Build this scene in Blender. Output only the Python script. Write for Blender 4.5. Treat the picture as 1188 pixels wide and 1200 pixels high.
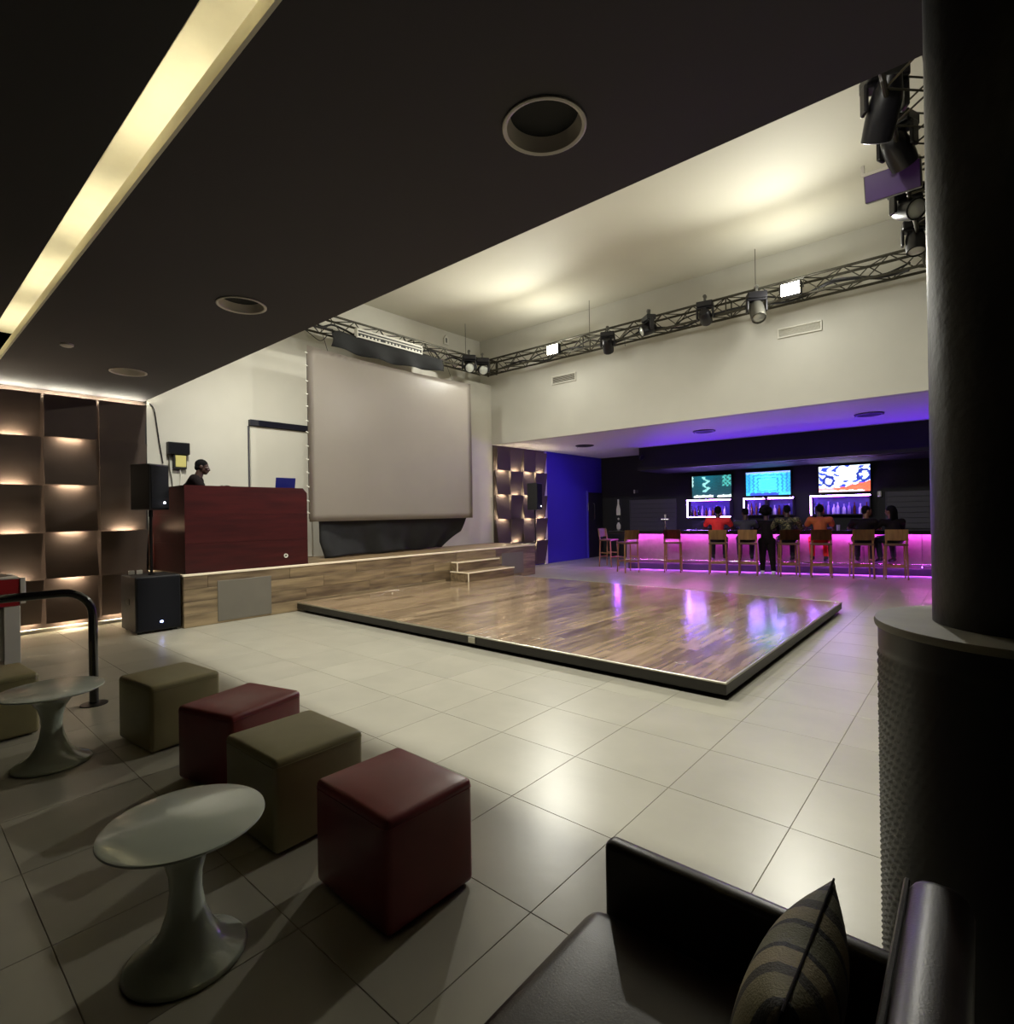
import bpy, bmesh, math, random
from mathutils import Vector, Matrix, Euler
PI = math.pi
rnd = random.Random(7)
for o in list(bpy.data.objects):
    bpy.data.objects.remove(o)
S = bpy.context.scene
COL = S.collection

# ------------------------------------------------------------------ camera, world, exposure
cam_d = bpy.data.cameras.new('camera')
cam = bpy.data.objects.new('camera', cam_d)
COL.objects.link(cam)
cam_d.sensor_fit = 'HORIZONTAL'
cam_d.sensor_width = 36.0
cam_d.lens = 642.0 / 1188.0 * 36.0
cam_d.clip_start = 0.02
_r = Vector((0.756948, 0.653284, -0.015792))
_u = Vector((0.012718, 0.009434, 0.999875))
_f = Vector((-0.653351, 0.757054, 0.001167))
cam.matrix_world = Matrix(((_r.x, _u.x, -_f.x, 0), (_r.y, _u.y, -_f.y, 0), (_r.z, _u.z, -_f.z, 1.6), (0, 0, 0, 1)))
S.camera = cam
w = bpy.data.worlds.new('world')
S.world = w
w.use_nodes = True
w.node_tree.nodes['Background'].inputs[0].default_value = (0.6, 0.65, 0.8, 1)
w.node_tree.nodes['Background'].inputs[1].default_value = 0.0
S.view_settings.view_transform = 'Standard'
S.view_settings.look = 'None'
S.view_settings.exposure = 0.28
S.view_settings.gamma = 1.0
S.view_settings.use_curve_mapping = False
S.cycles.use_denoising = True
S.cycles.max_bounces = 8
S.cycles.sample_clamp_indirect = 6.0
S.cycles.caustics_reflective = False
S.cycles.caustics_refractive = False


def light(name, kind, loc, energy, color, size=0.1, target=None, spot=None, blend=0.5, size_y=None):
    d = bpy.data.lights.new(name, kind)
    d.energy = energy
    d.color = color
    if kind == 'AREA':
        d.size = size
        if size_y:
            d.shape = 'RECTANGLE'
            d.size_y = size_y
        else:
            d.shape = 'DISK'
    else:
        d.shadow_soft_size = size
    if kind == 'SPOT':
        d.spot_size = spot
        d.spot_blend = blend
    o = bpy.data.objects.new(name, d)
    COL.objects.link(o)
    o.location = loc
    if target is not None:
        o.rotation_euler = (Vector(target) - Vector(loc)).to_track_quat('-Z', 'Y').to_euler()
    return o


WARM = (1.0, 0.985, 0.885)
# the two halogen floods seen on the far truss (their housings are built below)
FLOODS = [(-7.52, 10.46, 5.40), (-2.44, 10.46, 5.40)]
for fx, fy, fz in FLOODS:
    light('flood_beam', 'SPOT', (fx, fy - 0.16, fz), 430, WARM, 0.10, (fx, fy - 6, fz - 2.9), math.radians(160), 0.8)
    light('flood_spill', 'POINT', (fx, fy - 0.16, fz - 0.03), 48, WARM, 0.10)
# the same floods on the near side of the double-height space, above the lounge soffit (out of the picture)
for fx in (-7.6, -4.6, -1.6):
    light('near_flood', 'SPOT', (fx, 3.20, 5.45), 480, WARM, 0.10, (fx, 5.9, 0.2), math.radians(146), 0.7)
VIOLET = (0.13, 0.02, 1.0)
light('added_violet_fill', 'AREA', (-3.3, 14.99, 2.875), 62, VIOLET, 8.4, (-3.3, 12.9, 3.15), size_y=0.05)  # added violet fill for the bar ceiling, without a known fitting


light('added_violet_wash', 'SPOT', (-7.62, 14.90, 3.12), 70, VIOLET, 0.05, (-10.2, 13.0, 1.0), math.radians(120), 0.8)  # added spot that tints the left bar wall violet, source unknown


# ------------------------------------------------------------------ helpers
def lin(h):
    h = h.lstrip('#')
    v = [int(h[i:i + 2], 16) / 255 for i in (0, 2, 4)]
    return tuple(c / 12.92 if c <= 0.04045 else ((c + 0.055) / 1.055) ** 2.4 for c in v) + (1,)


def mat(name, color, rough=0.6, metal=0.0, var=0.0, scale=8.0, bump=0.0, bscale=60.0, emit=None, estr=0.0, objvar=0.0, coat=0.0, stretch=None, spec=0.5):
    m = bpy.data.materials.new(name)
    m.use_nodes = True
    nt = m.node_tree
    b = nt.nodes['Principled BSDF']
    col = lin(color) if isinstance(color, str) else tuple(color) + (1,)
    b.inputs['Base Color'].default_value = col
    b.inputs['Roughness'].default_value = rough
    b.inputs['Metallic'].default_value = metal
    b.inputs['Specular IOR Level'].default_value = spec
    b.inputs['Coat Weight'].default_value = coat
    tc = nt.nodes.new('ShaderNodeTexCoord')
    mp = nt.nodes.new('ShaderNodeMapping')
    nt.links.new(tc.outputs['Object'], mp.inputs['Vector'])
    if stretch:
        mp.inputs['Scale'].default_value = stretch
    if var > 0 or objvar > 0:
        n = nt.nodes.new('ShaderNodeTexNoise')
        n.inputs['Scale'].default_value = scale
        n.inputs['Detail'].default_value = 6
        oi = nt.nodes.new('ShaderNodeObjectInfo')
        ad = nt.nodes.new('ShaderNodeVectorMath')
        ad.operation = 'ADD'
        mu = nt.nodes.new('ShaderNodeMath')
        mu.operation = 'MULTIPLY'
        mu.inputs[1].default_value = 37.0
        nt.links.new(oi.outputs['Random'], mu.inputs[0])
        nt.links.new(mp.outputs['Vector'], ad.inputs[0])
        nt.links.new(mu.outputs[0], ad.inputs[1])
        nt.links.new(ad.outputs['Vector'], n.inputs['Vector'])
        mr = nt.nodes.new('ShaderNodeMapRange')
        mr.inputs['From Min'].default_value = 0.3
        mr.inputs['From Max'].default_value = 0.7
        mr.inputs['To Min'].default_value = 1 - var
        mr.inputs['To Max'].default_value = 1 + var
        nt.links.new(n.outputs['Fac'], mr.inputs['Value'])
        mo = nt.nodes.new('ShaderNodeMapRange')
        mo.inputs['To Min'].default_value = 1 - objvar
        mo.inputs['To Max'].default_value = 1 + objvar
        nt.links.new(oi.outputs['Random'], mo.inputs['Value'])
        pr = nt.nodes.new('ShaderNodeMath')
        pr.operation = 'MULTIPLY'
        nt.links.new(mr.outputs[0], pr.inputs[0])
        nt.links.new(mo.outputs[0], pr.inputs[1])
        sc = nt.nodes.new('ShaderNodeVectorMath')
        sc.operation = 'SCALE'
        sc.inputs[0].default_value = col[:3]
        nt.links.new(pr.outputs[0], sc.inputs['Scale'])
        nt.links.new(sc.outputs['Vector'], b.inputs['Base Color'])
    if bump > 0:
        n2 = nt.nodes.new('ShaderNodeTexNoise')
        n2.inputs['Scale'].default_value = bscale
        n2.inputs['Detail'].default_value = 4
        nt.links.new(mp.outputs['Vector'], n2.inputs['Vector'])
        bp = nt.nodes.new('ShaderNodeBump')
        bp.inputs['Strength'].default_value = bump
        bp.inputs['Distance'].default_value = 0.01
        nt.links.new(n2.outputs['Fac'], bp.inputs['Height'])
        nt.links.new(bp.outputs['Normal'], b.inputs['Normal'])
    if emit is not None:
        b.inputs['Emission Color'].default_value = lin(emit) if isinstance(emit, str) else tuple(emit) + (1,)
        b.inputs['Emission Strength'].default_value = estr
    return m


def wood(name, dark, light_, axis=1, rough=0.35, objvar=0.25, coat=0.0, spec=0.5):
    """Laminate plank: stretched grain, tone differs from plank to plank."""
    m = bpy.data.materials.new(name)
    m.use_nodes = True
    nt = m.node_tree
    b = nt.nodes['Principled BSDF']
    b.inputs['Roughness'].default_value = rough
    b.inputs['Coat Weight'].default_value = coat
    b.inputs['Coat Roughness'].default_value = 0.16
    b.inputs['Specular IOR Level'].default_value = spec
    tc = nt.nodes.new('ShaderNodeTexCoord')
    mp = nt.nodes.new('ShaderNodeMapping')
    s = [14.0, 14.0, 14.0]
    s[axis] = 1.6
    mp.inputs['Scale'].default_value = s
    oi = nt.nodes.new('ShaderNodeObjectInfo')
    mu = nt.nodes.new('ShaderNodeMath')
    mu.operation = 'MULTIPLY'
    mu.inputs[1].default_value = 51.0
    nt.links.new(oi.outputs['Random'], mu.inputs[0])
    nt.links.new(tc.outputs['Object'], mp.inputs['Vector'])
    ad = nt.nodes.new('ShaderNodeVectorMath')
    nt.links.new(mp.outputs['Vector'], ad.inputs[0])
    nt.links.new(mu.outputs[0], ad.inputs[1])
    n = nt.nodes.new('ShaderNodeTexNoise')
    n.inputs['Scale'].default_value = 1.0
    n.inputs['Detail'].default_value = 5
    nt.links.new(ad.outputs['Vector'], n.inputs['Vector'])
    a = nt.nodes.new('ShaderNodeMath')
    a.operation = 'MULTIPLY_ADD'
    nt.links.new(oi.outputs['Random'], a.inputs[0])
    a.inputs[1].default_value = objvar * 2
    a.inputs[2].default_value = -objvar
    a2 = nt.nodes.new('ShaderNodeMath')
    nt.links.new(n.outputs['Fac'], a2.inputs[0])
    nt.links.new(a.outputs[0], a2.inputs[1])
    cr = nt.nodes.new('ShaderNodeValToRGB')
    cr.color_ramp.elements[0].position = 0.25
    cr.color_ramp.elements[1].position = 0.75
    cr.color_ramp.elements[0].color = lin(dark)
    cr.color_ramp.elements[1].color = lin(light_)
    nt.links.new(a2.outputs[0], cr.inputs['Fac'])
    nt.links.new(cr.outputs['Color'], b.inputs['Base Color'])
    return m


def add_box(bm, c, s, bevel=0.0, seg=2, rot=None, taper=None):
    r = bmesh.ops.create_cube(bm, size=1.0)
    vs = r['verts']
    for v in vs:
        v.co = Vector((v.co.x * s[0], v.co.y * s[1], v.co.z * s[2]))
        if taper and v.co.z > 0:
            v.co.x *= taper
            v.co.y *= taper
    if bevel > 0:
        es = list({e for v in vs for e in v.link_edges})
        rr = bmesh.ops.bevel(bm, geom=es, offset=bevel, segments=seg, affect='EDGES', profile=0.5)
        vs = list({v for v in rr['verts']} | {v for v in vs if v.is_valid})
    M = Matrix.Translation(Vector(c))
    if rot is not None:
        M = M @ (Euler(rot).to_matrix().to_4x4() if not isinstance(rot, Matrix) else rot)
    for v in vs:
        v.co = M @ v.co
    return vs


def lohi(bm, lo, hi, bevel=0.0, seg=2):
    c = [(a + b) / 2 for a, b in zip(lo, hi)]
    s = [b - a for a, b in zip(lo, hi)]
    return add_box(bm, c, s, bevel, seg)


def add_cyl(bm, p0, p1, r0, r1=None, n=12, caps=True):
    r1 = r0 if r1 is None else r1
    p0, p1 = Vector(p0), Vector(p1)
    d = p1 - p0
    q = d.to_track_quat('Z', 'Y').to_matrix().to_4x4()
    M = Matrix.Translation((p0 + p1) / 2) @ q
    r = bmesh.ops.create_cone(bm, cap_ends=caps, segments=n, radius1=r0, radius2=r1, depth=d.length)
    for v in r['verts']:
        v.co = M @ v.co
    return r['verts']


def add_lathe(bm, prof, n=32, c=(0, 0, 0), M=None, cap=True):
    rings = []
    for r, z in prof:
        ring = []
        for i in range(n):
            a = 2 * PI * i / n
            p = Vector((r * math.cos(a), r * math.sin(a), z))
            p = (M @ p) if M is not None else p + Vector(c)
            ring.append(bm.verts.new(p))
        rings.append(ring)
    for a, b in zip(rings, rings[1:]):
        for i in range(n):
            j = (i + 1) % n
            bm.faces.new((a[i], a[j], b[j], b[i]))
    for ring, flip in ((rings[0], True), (rings[-1], False)) if cap else ():
        try:
            bm.faces.new(list(reversed(ring)) if flip else ring)
        except Exception:
            pass
    return bm


def add_tube(bm, pts, r, n=8, close=False):
    pts = [Vector(p) for p in pts]
    rings = []
    up = Vector((0.123, 0.31, 0.94)).normalized()
    for i, p in enumerate(pts):
        if i == 0:
            t = pts[1] - p
        elif i == len(pts) - 1:
            t = p - pts[i - 1]
        else:
            t = (pts[i + 1] - pts[i - 1])
        t.normalize()
        x = t.cross(up)
        if x.length < 1e-3:
            x = t.cross(Vector((1, 0, 0)))
        x.normalize()
        y = t.cross(x)
        up = -y if (-y).dot(up) > 0 else y
        rr = r[i] if isinstance(r, (list, tuple)) else r
        rings.append([bm.verts.new(p + x * rr * math.cos(2 * PI * k / n) + y * rr * math.sin(2 * PI * k / n)) for k in range(n)])
    for a, b in zip(rings, rings[1:]):
        for k in range(n):
            j = (k + 1) % n
            bm.faces.new((a[k], a[j], b[j], b[k]))
    bm.faces.new(rings[0])
    bm.faces.new(list(reversed(rings[-1])))


def add_ball(bm, c, r, seg=16, rings=10, M=None):
    rr = bmesh.ops.create_uvsphere(bm, u_segments=seg, v_segments=rings, radius=1.0)
    r = (r, r, r) if not isinstance(r, (tuple, list)) else r
    for v in rr['verts']:
        p = Vector((v.co.x * r[0], v.co.y * r[1], v.co.z * r[2]))
        if M is not None:
            p = M @ p
        v.co = p + Vector(c)
    return rr['verts']


def add_grid(bm, fn, nu, nv):
    g = [[bm.verts.new(Vector(fn(i / nu, j / nv))) for j in range(nv + 1)] for i in range(nu + 1)]
    for i in range(nu):
        for j in range(nv):
            bm.faces.new((g[i][j], g[i + 1][j], g[i + 1][j + 1], g[i][j + 1]))
    return g


def B():
    return bmesh.new()


def mesh_of(name, bm, m, smooth=False, fixn=True):
    if fixn:
        bmesh.ops.recalc_face_normals(bm, faces=bm.faces)
    me = bpy.data.meshes.new(name)
    bm.to_mesh(me)
    bm.free()
    if m is not None:
        for mm in (m if isinstance(m, (list, tuple)) else [m]):
            me.materials.append(mm)
    if smooth:
        for p in me.polygons:
            p.use_smooth = True
        if smooth != 'all':
            try:
                me.set_sharp_from_angle(angle=math.radians(40))
            except Exception:
                pass
    return me


def put(name, me, parent=None, loc=None, rot=None, scale=None, label=None):
    o = bpy.data.objects.new(name, me)
    COL.objects.link(o)
    if parent is not None:
        o.parent = parent
    if loc is not None:
        o.location = loc
    if rot is not None:
        o.rotation_euler = rot
    if scale is not None:
        o.scale = scale
    if label:
        o['label'] = label
    return o


def obj(name, bm, m, parent=None, smooth=False, label=None, loc=None, rot=None, kind=None):
    o = put(name, mesh_of(name, bm, m, smooth), parent, loc, rot, None, label)
    if kind:
        o['kind'] = kind
    return o


def thing(name, label, cat, loc=(0, 0, 0), rotz=0.0, group=None, rot=None):
    o = bpy.data.objects.new(name, None)
    o.empty_display_size = 0.1
    COL.objects.link(o)
    o.location = loc
    o.rotation_euler = rot if rot is not None else (0, 0, rotz)
    o['label'] = label
    o['category'] = cat
    if group:
        o['group'] = group
    return o


def tag(o, label, cat, group=None):
    o['label'] = label
    o['category'] = cat
    if group:
        o['group'] = group
    return o


def dup(root, loc, rotz=0.0, label=None, group=None):
    r = root.copy()
    COL.objects.link(r)
    r.location = loc
    r.rotation_euler = (0, 0, rotz)
    if label:
        r['label'] = label
    if group:
        r['group'] = group
    for ch in list(root.children):
        c = ch.copy()
        COL.objects.link(c)
        c.parent = r
        for g in list(ch.children):
            d = g.copy()
            COL.objects.link(d)
            d.parent = c
    return r


def struct(name, bm, m, parent=None, smooth=False, label=None):
    o = obj(name, bm, m, parent, smooth)
    if parent is None:
        o['kind'] = 'structure'
    if label:
        o['label'] = label
    return o


def sbox(name, lo, hi, m, parent=None, bevel=0.0):
    bm = B()
    lohi(bm, lo, hi, bevel)
    return struct(name, bm, m, parent)


def strut(name, p0, p1, r, m, parent, n=6):
    """A straight round member; every call shares one unit cylinder mesh per material."""
    key = 'unit_member_%s_%d' % (m.name, n)
    me = bpy.data.meshes.get(key)
    if me is None:
        bm = B()
        add_cyl(bm, (0, 0, 0), (0, 0, 1), 1.0, 1.0, n)
        me = mesh_of(key, bm, m, True)
        me.name = key
    p0, p1 = Vector(p0), Vector(p1)
    o = put(name, me, parent)
    o.location = p0
    o.rotation_mode = 'QUATERNION'
    o.rotation_quaternion = (p1 - p0).to_track_quat('Z', 'Y')
    o.scale = (r, r, (p1 - p0).length)
    return o


# ------------------------------------------------------------------ materials
M = {}
M['white_wall'] = mat('white_wall_paint', '#cfccc0', 0.7, var=0.03, scale=1.5)
M['grey_wall'] = mat('pale_grey_wall_paint', '#c6c4ba', 0.7, var=0.03, scale=1.5)
M['ceil_white'] = mat('white_ceiling_paint', '#d0cdbd', 0.75, var=0.02, scale=1.0)
M['soffit'] = mat('charcoal_ceiling_paint', '#322e32', 0.75, var=0.06, scale=1.2)
M['soffit_pale'] = mat('white_bar_ceiling_paint', '#d5d3cd', 0.6, var=0.02)
M['black_wall'] = mat('black_wall_paint', '#07070c', 0.7, var=0.1, scale=2)
M['dark_wall'] = mat('dark_brown_wall_paint', '#14100e', 0.7, var=0.1, scale=2)
M['blue_wall'] = mat('blue_bar_wall', '#3b30a4', 0.6, var=0.04, scale=2)  # one even blue over the wall and its end trim
M['cove'] = mat('cream_cove_paint', '#e2dcc8', 0.7, var=0.03)
M['tile'] = mat('grey_beige_porcelain_tile', '#a09c8e', 0.31, var=0.07, scale=2.2, objvar=0.03, bump=0.05, bscale=14, spec=0.45)
M['grout'] = mat('dark_grout', '#787363', 0.9)
M['plank'] = wood('dance_floor_laminate', '#675440', '#b59d7e', 1, 0.20, 0.15, coat=0.6, spec=0.6)
M['stage_plank'] = wood('stage_front_laminate', '#5c4c3a', '#9c8868', 1, 0.45, 0.14)
M['deck'] = wood('stage_deck_laminate', '#6d5a44', '#a8906c', 1, 0.4, 0.12)
M['black_trim'] = mat('black_vinyl_skirting', '#1d1a14', 0.4, var=0.1)
M['alu'] = mat('satin_aluminium', '#b8b4a4', 0.35, 0.9)
M['cream_edge'] = mat('cream_nosing', '#f3e6cc', 0.4)
M['grey_panel'] = mat('grey_access_panel', '#6c675c', 0.55, var=0.05, scale=4)
M['mahogany'] = wood('mahogany_veneer', '#2e1113', '#47191a', 1, 0.28, 0.05, coat=0.2)
M['black_plastic'] = mat('black_plastic', '#0d0d11', 0.5, bump=0.2, bscale=200)
M['black_metal'] = mat('black_painted_metal', '#0d0d0e', 0.35, 0.3)
M['gloss_black'] = mat('gloss_black_paint', '#0c0a0c', 0.15, coat=0.5)
M['grille_cloth'] = mat('speaker_grille_cloth', '#101117', 0.8, bump=0.5, bscale=400, spec=0.2)
M['led_white'] = mat('white_power_led', '#ffffff', 0.5, emit='#e8ecff', estr=14)
M['led_blue'] = mat('blue_power_led', '#c0c8ff', 0.5, emit='#8ea0ff', estr=16)
M['truss'] = mat('grey_truss_steel', '#4a483f', 0.45, 0.7, var=0.2, scale=5)
M['fixture'] = mat('black_fixture_housing', '#16151a', 0.35, 0.2)
M['fixture_grey'] = mat('grey_fixture_housing', '#5b5a54', 0.4, 0.4)
M['lens'] = mat('pale_lens_glass', '#cfd4cc', 0.08, 0.2, coat=1.0)
M['flood_lens'] = mat('lit_flood_glass', '#fff6d8', 0.4, emit=(1.0, 0.90, 0.62), estr=40)
M['screen'] = mat('grey_projection_fabric', '#b2aaa0', 0.32, var=0.03, scale=1.2, spec=0.35)
M['drape'] = mat('charcoal_drape_fabric', '#3c3d3e', 0.85, var=0.12, scale=3, bump=0.3, bscale=300)
M['pipe'] = mat('black_screen_frame', '#141414', 0.4, 0.4)
M['panel'] = mat('brown_wall_panel', '#483b33', 0.75, var=0.08, scale=3, bump=0.1, bscale=120)
M['panel_lamp'] = mat('warm_panel_lamp', '#fff0d0', 0.5, emit=(1.0, 0.82, 0.58), estr=105)
M['tube'] = mat('warm_fluorescent_tube', '#fff6d0', 0.5, emit=(1.0, 0.95, 0.74), estr=17)
M['cornice'] = mat('warm_cornice_strip', '#fff6d0', 0.5, emit=(1.0, 0.95, 0.76), estr=140)
M['red_leather'] = mat('dark_red_leatherette', '#7a292d', 0.36, var=0.08, scale=6, bump=0.05, bscale=200)
M['olive_leather'] = mat('olive_leatherette', '#8a825e', 0.42, var=0.07, scale=6, bump=0.05, bscale=200)
M['brown_leather'] = mat('dark_brown_leather', '#21150f', 0.38, var=0.12, scale=7, bump=0.06, bscale=200)
M['table_white'] = mat('white_glass_fibre', '#b9c0b2', 0.16, var=0.02, coat=0.4)
M['red_paint'] = mat('red_enamel', '#9c1420', 0.35)
M['white_enamel'] = mat('white_enamel', '#cfccc6', 0.4, var=0.03)
M['chrome'] = mat('polished_steel', '#c8c8cc', 0.12, 1.0)
M['stool'] = wood('stool_beech', '#6a4a2a', '#a07a4a', 2, 0.4, 0.08)
M['stool_seat'] = mat('brown_stool_seat', '#5c422c', 0.5)
M['bar_front'] = mat('pale_bar_cladding', '#94748f', 0.35, var=0.10, scale=9, bump=0.4, bscale=24)
M['bar_top'] = mat('black_bar_top', '#141016', 0.2, coat=0.4)
M['led_pink'] = mat('pink_led_strip', '#ffb0f0', 0.5, emit=(1.0, 0.12, 0.85), estr=110)
M['led_purple'] = mat('purple_led_strip', '#c090ff', 0.5, emit=(0.36, 0.06, 1.0), estr=260)
M['led_violet'] = mat('violet_niche_led', '#b0a0ff', 0.5, emit=(0.36, 0.17, 1.0), estr=75)
M['added_trough_led'] = mat('added_violet_trough_led', '#8070ff', 0.5, emit=VIOLET, estr=2)  # faint glow for the added trough
M['niche_led'] = mat('purple_inner_led', '#a080ff', 0.5, emit=(0.6, 0.10, 1.0), estr=16)
M['niche'] = mat('niche_back_panel', '#342a80', 0.4, var=0.2, scale=10)
M['dark_grey'] = mat('dark_grey_shutter', '#3c3a44', 0.6)
M['purple_sheen'] = mat('purple_sheen_cover', '#47246b', 0.3, var=0.1, scale=4)  # reflected purple sheen of the bar light put into the colour
M['concrete'] = mat('dark_grey_column_render', '#121110', 0.5, var=0.12, scale=5, bump=0.2, bscale=30)
M['ledge'] = mat('grey_column_ledge', '#8e8a7c', 0.6, var=0.08, scale=8)
M['basket'] = mat('black_woven_cladding', '#100f0d', 0.4, var=0.15, scale=10)
M['yellow'] = mat('yellow_fuse_cover', '#d6cc7c', 0.5, emit=(0.9, 0.75, 0.2), estr=0.0)
M['pale_plastic'] = mat('white_plastic', '#d9d7cc', 0.5)
M['navy_black'] = mat('navy_black_track', '#0c0e20', 0.4)
M['laptop_blue'] = mat('blue_laptop_lid', '#1c2170', 0.35, 0.2)
M['downlight'] = mat('pale_downlight_ring', '#cfc8bd', 0.45)
M['void'] = mat('black_downlight_throat', '#050505', 0.8)
M['skin'] = mat('dark_brown_skin', '#3a2219', 0.55, var=0.06, scale=20)
M['skin_tan'] = mat('brown_skin', '#6e4735', 0.5, var=0.06, scale=20)
M['hair'] = mat('black_hair', '#070606', 0.8, bump=0.4, bscale=150, spec=0.15)
M['eye'] = mat('eye_white', '#c9c2b8', 0.3)
M['cloth_black'] = mat('black_cotton', '#150e10', 0.9, spec=0.2)
M['cloth_red'] = mat('red_cotton', '#e02c30', 0.8, var=0.1, scale=9)
M['cloth_orange'] = mat('orange_brown_cotton', '#a8542e', 0.85, var=0.1, scale=9)
M['cloth_denim'] = mat('dark_denim', '#1a1d2b', 0.85)
M['cloth_grey'] = mat('charcoal_cotton', '#34333c', 0.85)
M['shoe'] = mat('black_shoe', '#0c0c0c', 0.5)
M['shoe_white'] = mat('white_shoe', '#dedede', 0.5)


def camo():
    m = mat('camouflage_cotton', '#4a4636', 0.85)
    nt = m.node_tree
    n = nt.nodes.new('ShaderNodeTexNoise')
    n.inputs['Scale'].default_value = 9
    cr = nt.nodes.new('ShaderNodeValToRGB')
    cr.color_ramp.interpolation = 'CONSTANT'
    els = cr.color_ramp.elements
    els[0].color = lin('#17160f')
    els[1].position = 0.46
    els[1].color = lin('#5c5638')
    e = els.new(0.55)
    e.color = lin('#2c3020')
    e = els.new(0.62)
    e.color = lin('#8a8060')
    tc = nt.nodes.new('ShaderNodeTexCoord')
    nt.links.new(tc.outputs['Object'], n.inputs['Vector'])
    nt.links.new(n.outputs['Fac'], cr.inputs['Fac'])
    nt.links.new(cr.outputs['Color'], nt.nodes['Principled BSDF'].inputs['Base Color'])
    return m


def stripes():
    """Cushion cloth: cross stripes of olive, taupe and near-black, woven into the fabric."""
    m = mat('striped_cushion_cloth', '#4c4a38', 0.7, bump=0.3, bscale=220)
    nt = m.node_tree
    tc = nt.nodes.new('ShaderNodeTexCoord')
    sx = nt.nodes.new('ShaderNodeSeparateXYZ')
    nt.links.new(tc.outputs['Object'], sx.inputs[0])
    mr = nt.nodes.new('ShaderNodeMapRange')
    mr.inputs['From Min'].default_value = -0.24
    mr.inputs['From Max'].default_value = 0.24
    nt.links.new(sx.outputs['Y'], mr.inputs['Value'])
    cr = nt.nodes.new('ShaderNodeValToRGB')
    cr.color_ramp.interpolation = 'CONSTANT'
    els = cr.color_ramp.elements
    seq = [(0, '#57513f'), (0.10, '#15130f'), (0.14, '#7d7656'), (0.26, '#3d382c'), (0.32, '#948868'), (0.42, '#171410'), (0.45, '#6c6a50'), (0.58, '#141210'),
           (0.61, '#857a5c'), (0.70, '#38332a'), (0.76, '#6a6750'), (0.84, '#15130f'), (0.88, '#585240')]
    els[0].color = lin(seq[0][1])
    els[1].position = seq[1][0]
    els[1].color = lin(seq[1][1])
    for p, c in seq[2:]:
        e = els.new(p)
        e.color = lin(c)
    nt.links.new(mr.outputs[0], cr.inputs['Fac'])
    nt.links.new(cr.outputs['Color'], nt.nodes['Principled BSDF'].inputs['Base Color'])
    return m


M['camo'] = camo()
M['stripes'] = stripes()


def screen_mat():
    m = bpy.data.materials.new('lit_television_picture')
    m.use_nodes = True
    nt = m.node_tree
    b = nt.nodes['Principled BSDF']
    b.inputs['Base Color'].default_value = (0.01, 0.01, 0.01, 1)
    a = nt.nodes.new('ShaderNodeVertexColor')
    a.layer_name = 'picture'
    nt.links.new(a.outputs['Color'], b.inputs['Emission Color'])
    b.inputs['Emission Strength'].default_value = 3.0
    return m


M['tv'] = screen_mat()

# ------------------------------------------------------------------ the room
XL, YF, ZS, ZC = -10.2, 11.22, 3.48, 6.42      # left wall face, far header face, soffit height, high ceiling
floor = sbox('floor', (-10.6, -3.2, -0.12), (2.0, 17.2, -0.0022), M['grout'])
P = 0.64
tb = B()
lohi(tb, (-P / 2 + 0.0015, -P / 2 + 0.0015, -0.0105), (P / 2 - 0.0015, P / 2 - 0.0015, 0.0), 0.001, 1)
tile_me = mesh_of('tile', tb, M['tile'])
cells = []
for i in range(-16, 5):
    for j in range(-9, 24):
        cx, cy = -0.74 + P * (i + 0.5), 2.345 + P * (j + 0.5)
        if cx < XL or cx > 1.9 or cy < -3 or cy > 17:
            continue
        if cx < -8.9 and 3.2 < cy < 10.9:
            continue
        if -8.4 < cx < -1.9 and 4.9 < cy < 9.4:
            continue
        cells.append((math.hypot(cx, cy) + (30 if cy < 0 or cx > 0.5 else 0), cx, cy))
cells.sort()
for d, cx, cy in cells[:292]:
    put('tile', tile_me, floor, (cx, cy, 0))
fb = B()
for d, cx, cy in cells[292:]:
    add_box(fb, (cx, cy, -0.005), (P - 0.006, P - 0.006, 0.0105))
obj('far_tile', fb, M['tile'], floor, kind='stuff')

sbox('wall_left_lounge', (-10.6, -3.0, 0), (XL, 2.92, ZS), M['dark_wall'])
sbox('wall_left', (-10.6, 2.92, 0), (XL, YF + 0.2, 5.12), M['white_wall'])
sbox('wall_left_upper', (-10.85, 2.7, 5.0), (-10.6, YF + 0.2, ZC + 0.1), M['white_wall'])
sbox('wall_left_bar', (-10.6, YF + 0.2, 0), (XL, 17.2, ZS), M['blue_wall'])
sbox('wall_far', (-10.6, YF, ZS), (2.0, YF + 0.2, ZC + 0.1), M['grey_wall'])
sbox('wall_far_bar', (-10.6, 17.0, 0), (2.0, 17.2, ZS), M['black_wall'])
sbox('wall_right', (1.8, -3.0, 0), (2.0, 17.0, ZC + 0.1), M['dark_wall'])
sbox('wall_back', (-10.6, -3.2, 0), (2.0, -3.0, ZS + 0.6), M['dark_wall'])
sbox('wall_near_upper', (-10.6, 2.70, ZS + 0.42), (1.8, 2.88, ZC + 0.1), M['grey_wall'])
sbox('ceiling', (-10.85, 2.7, ZC), (2.0, YF + 0.2, ZC + 0.15), M['ceil_white'])
sbox('ceiling_bar', (-10.6, YF + 0.2, ZS), (2.0, 17.2, ZS + 0.12), M['soffit_pale'])
sbox('wall_bar_bulkhead', (-7.75, 15.1, 2.78), (1.8, 17.0, ZS), M['black_wall'])

# lounge ceiling: a dropped charcoal slab with a cove slot along it
DOWN = [(-1.585, 2.15), (-4.935, 2.15), (-8.23, 2.18)]
DR = 0.205


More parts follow.
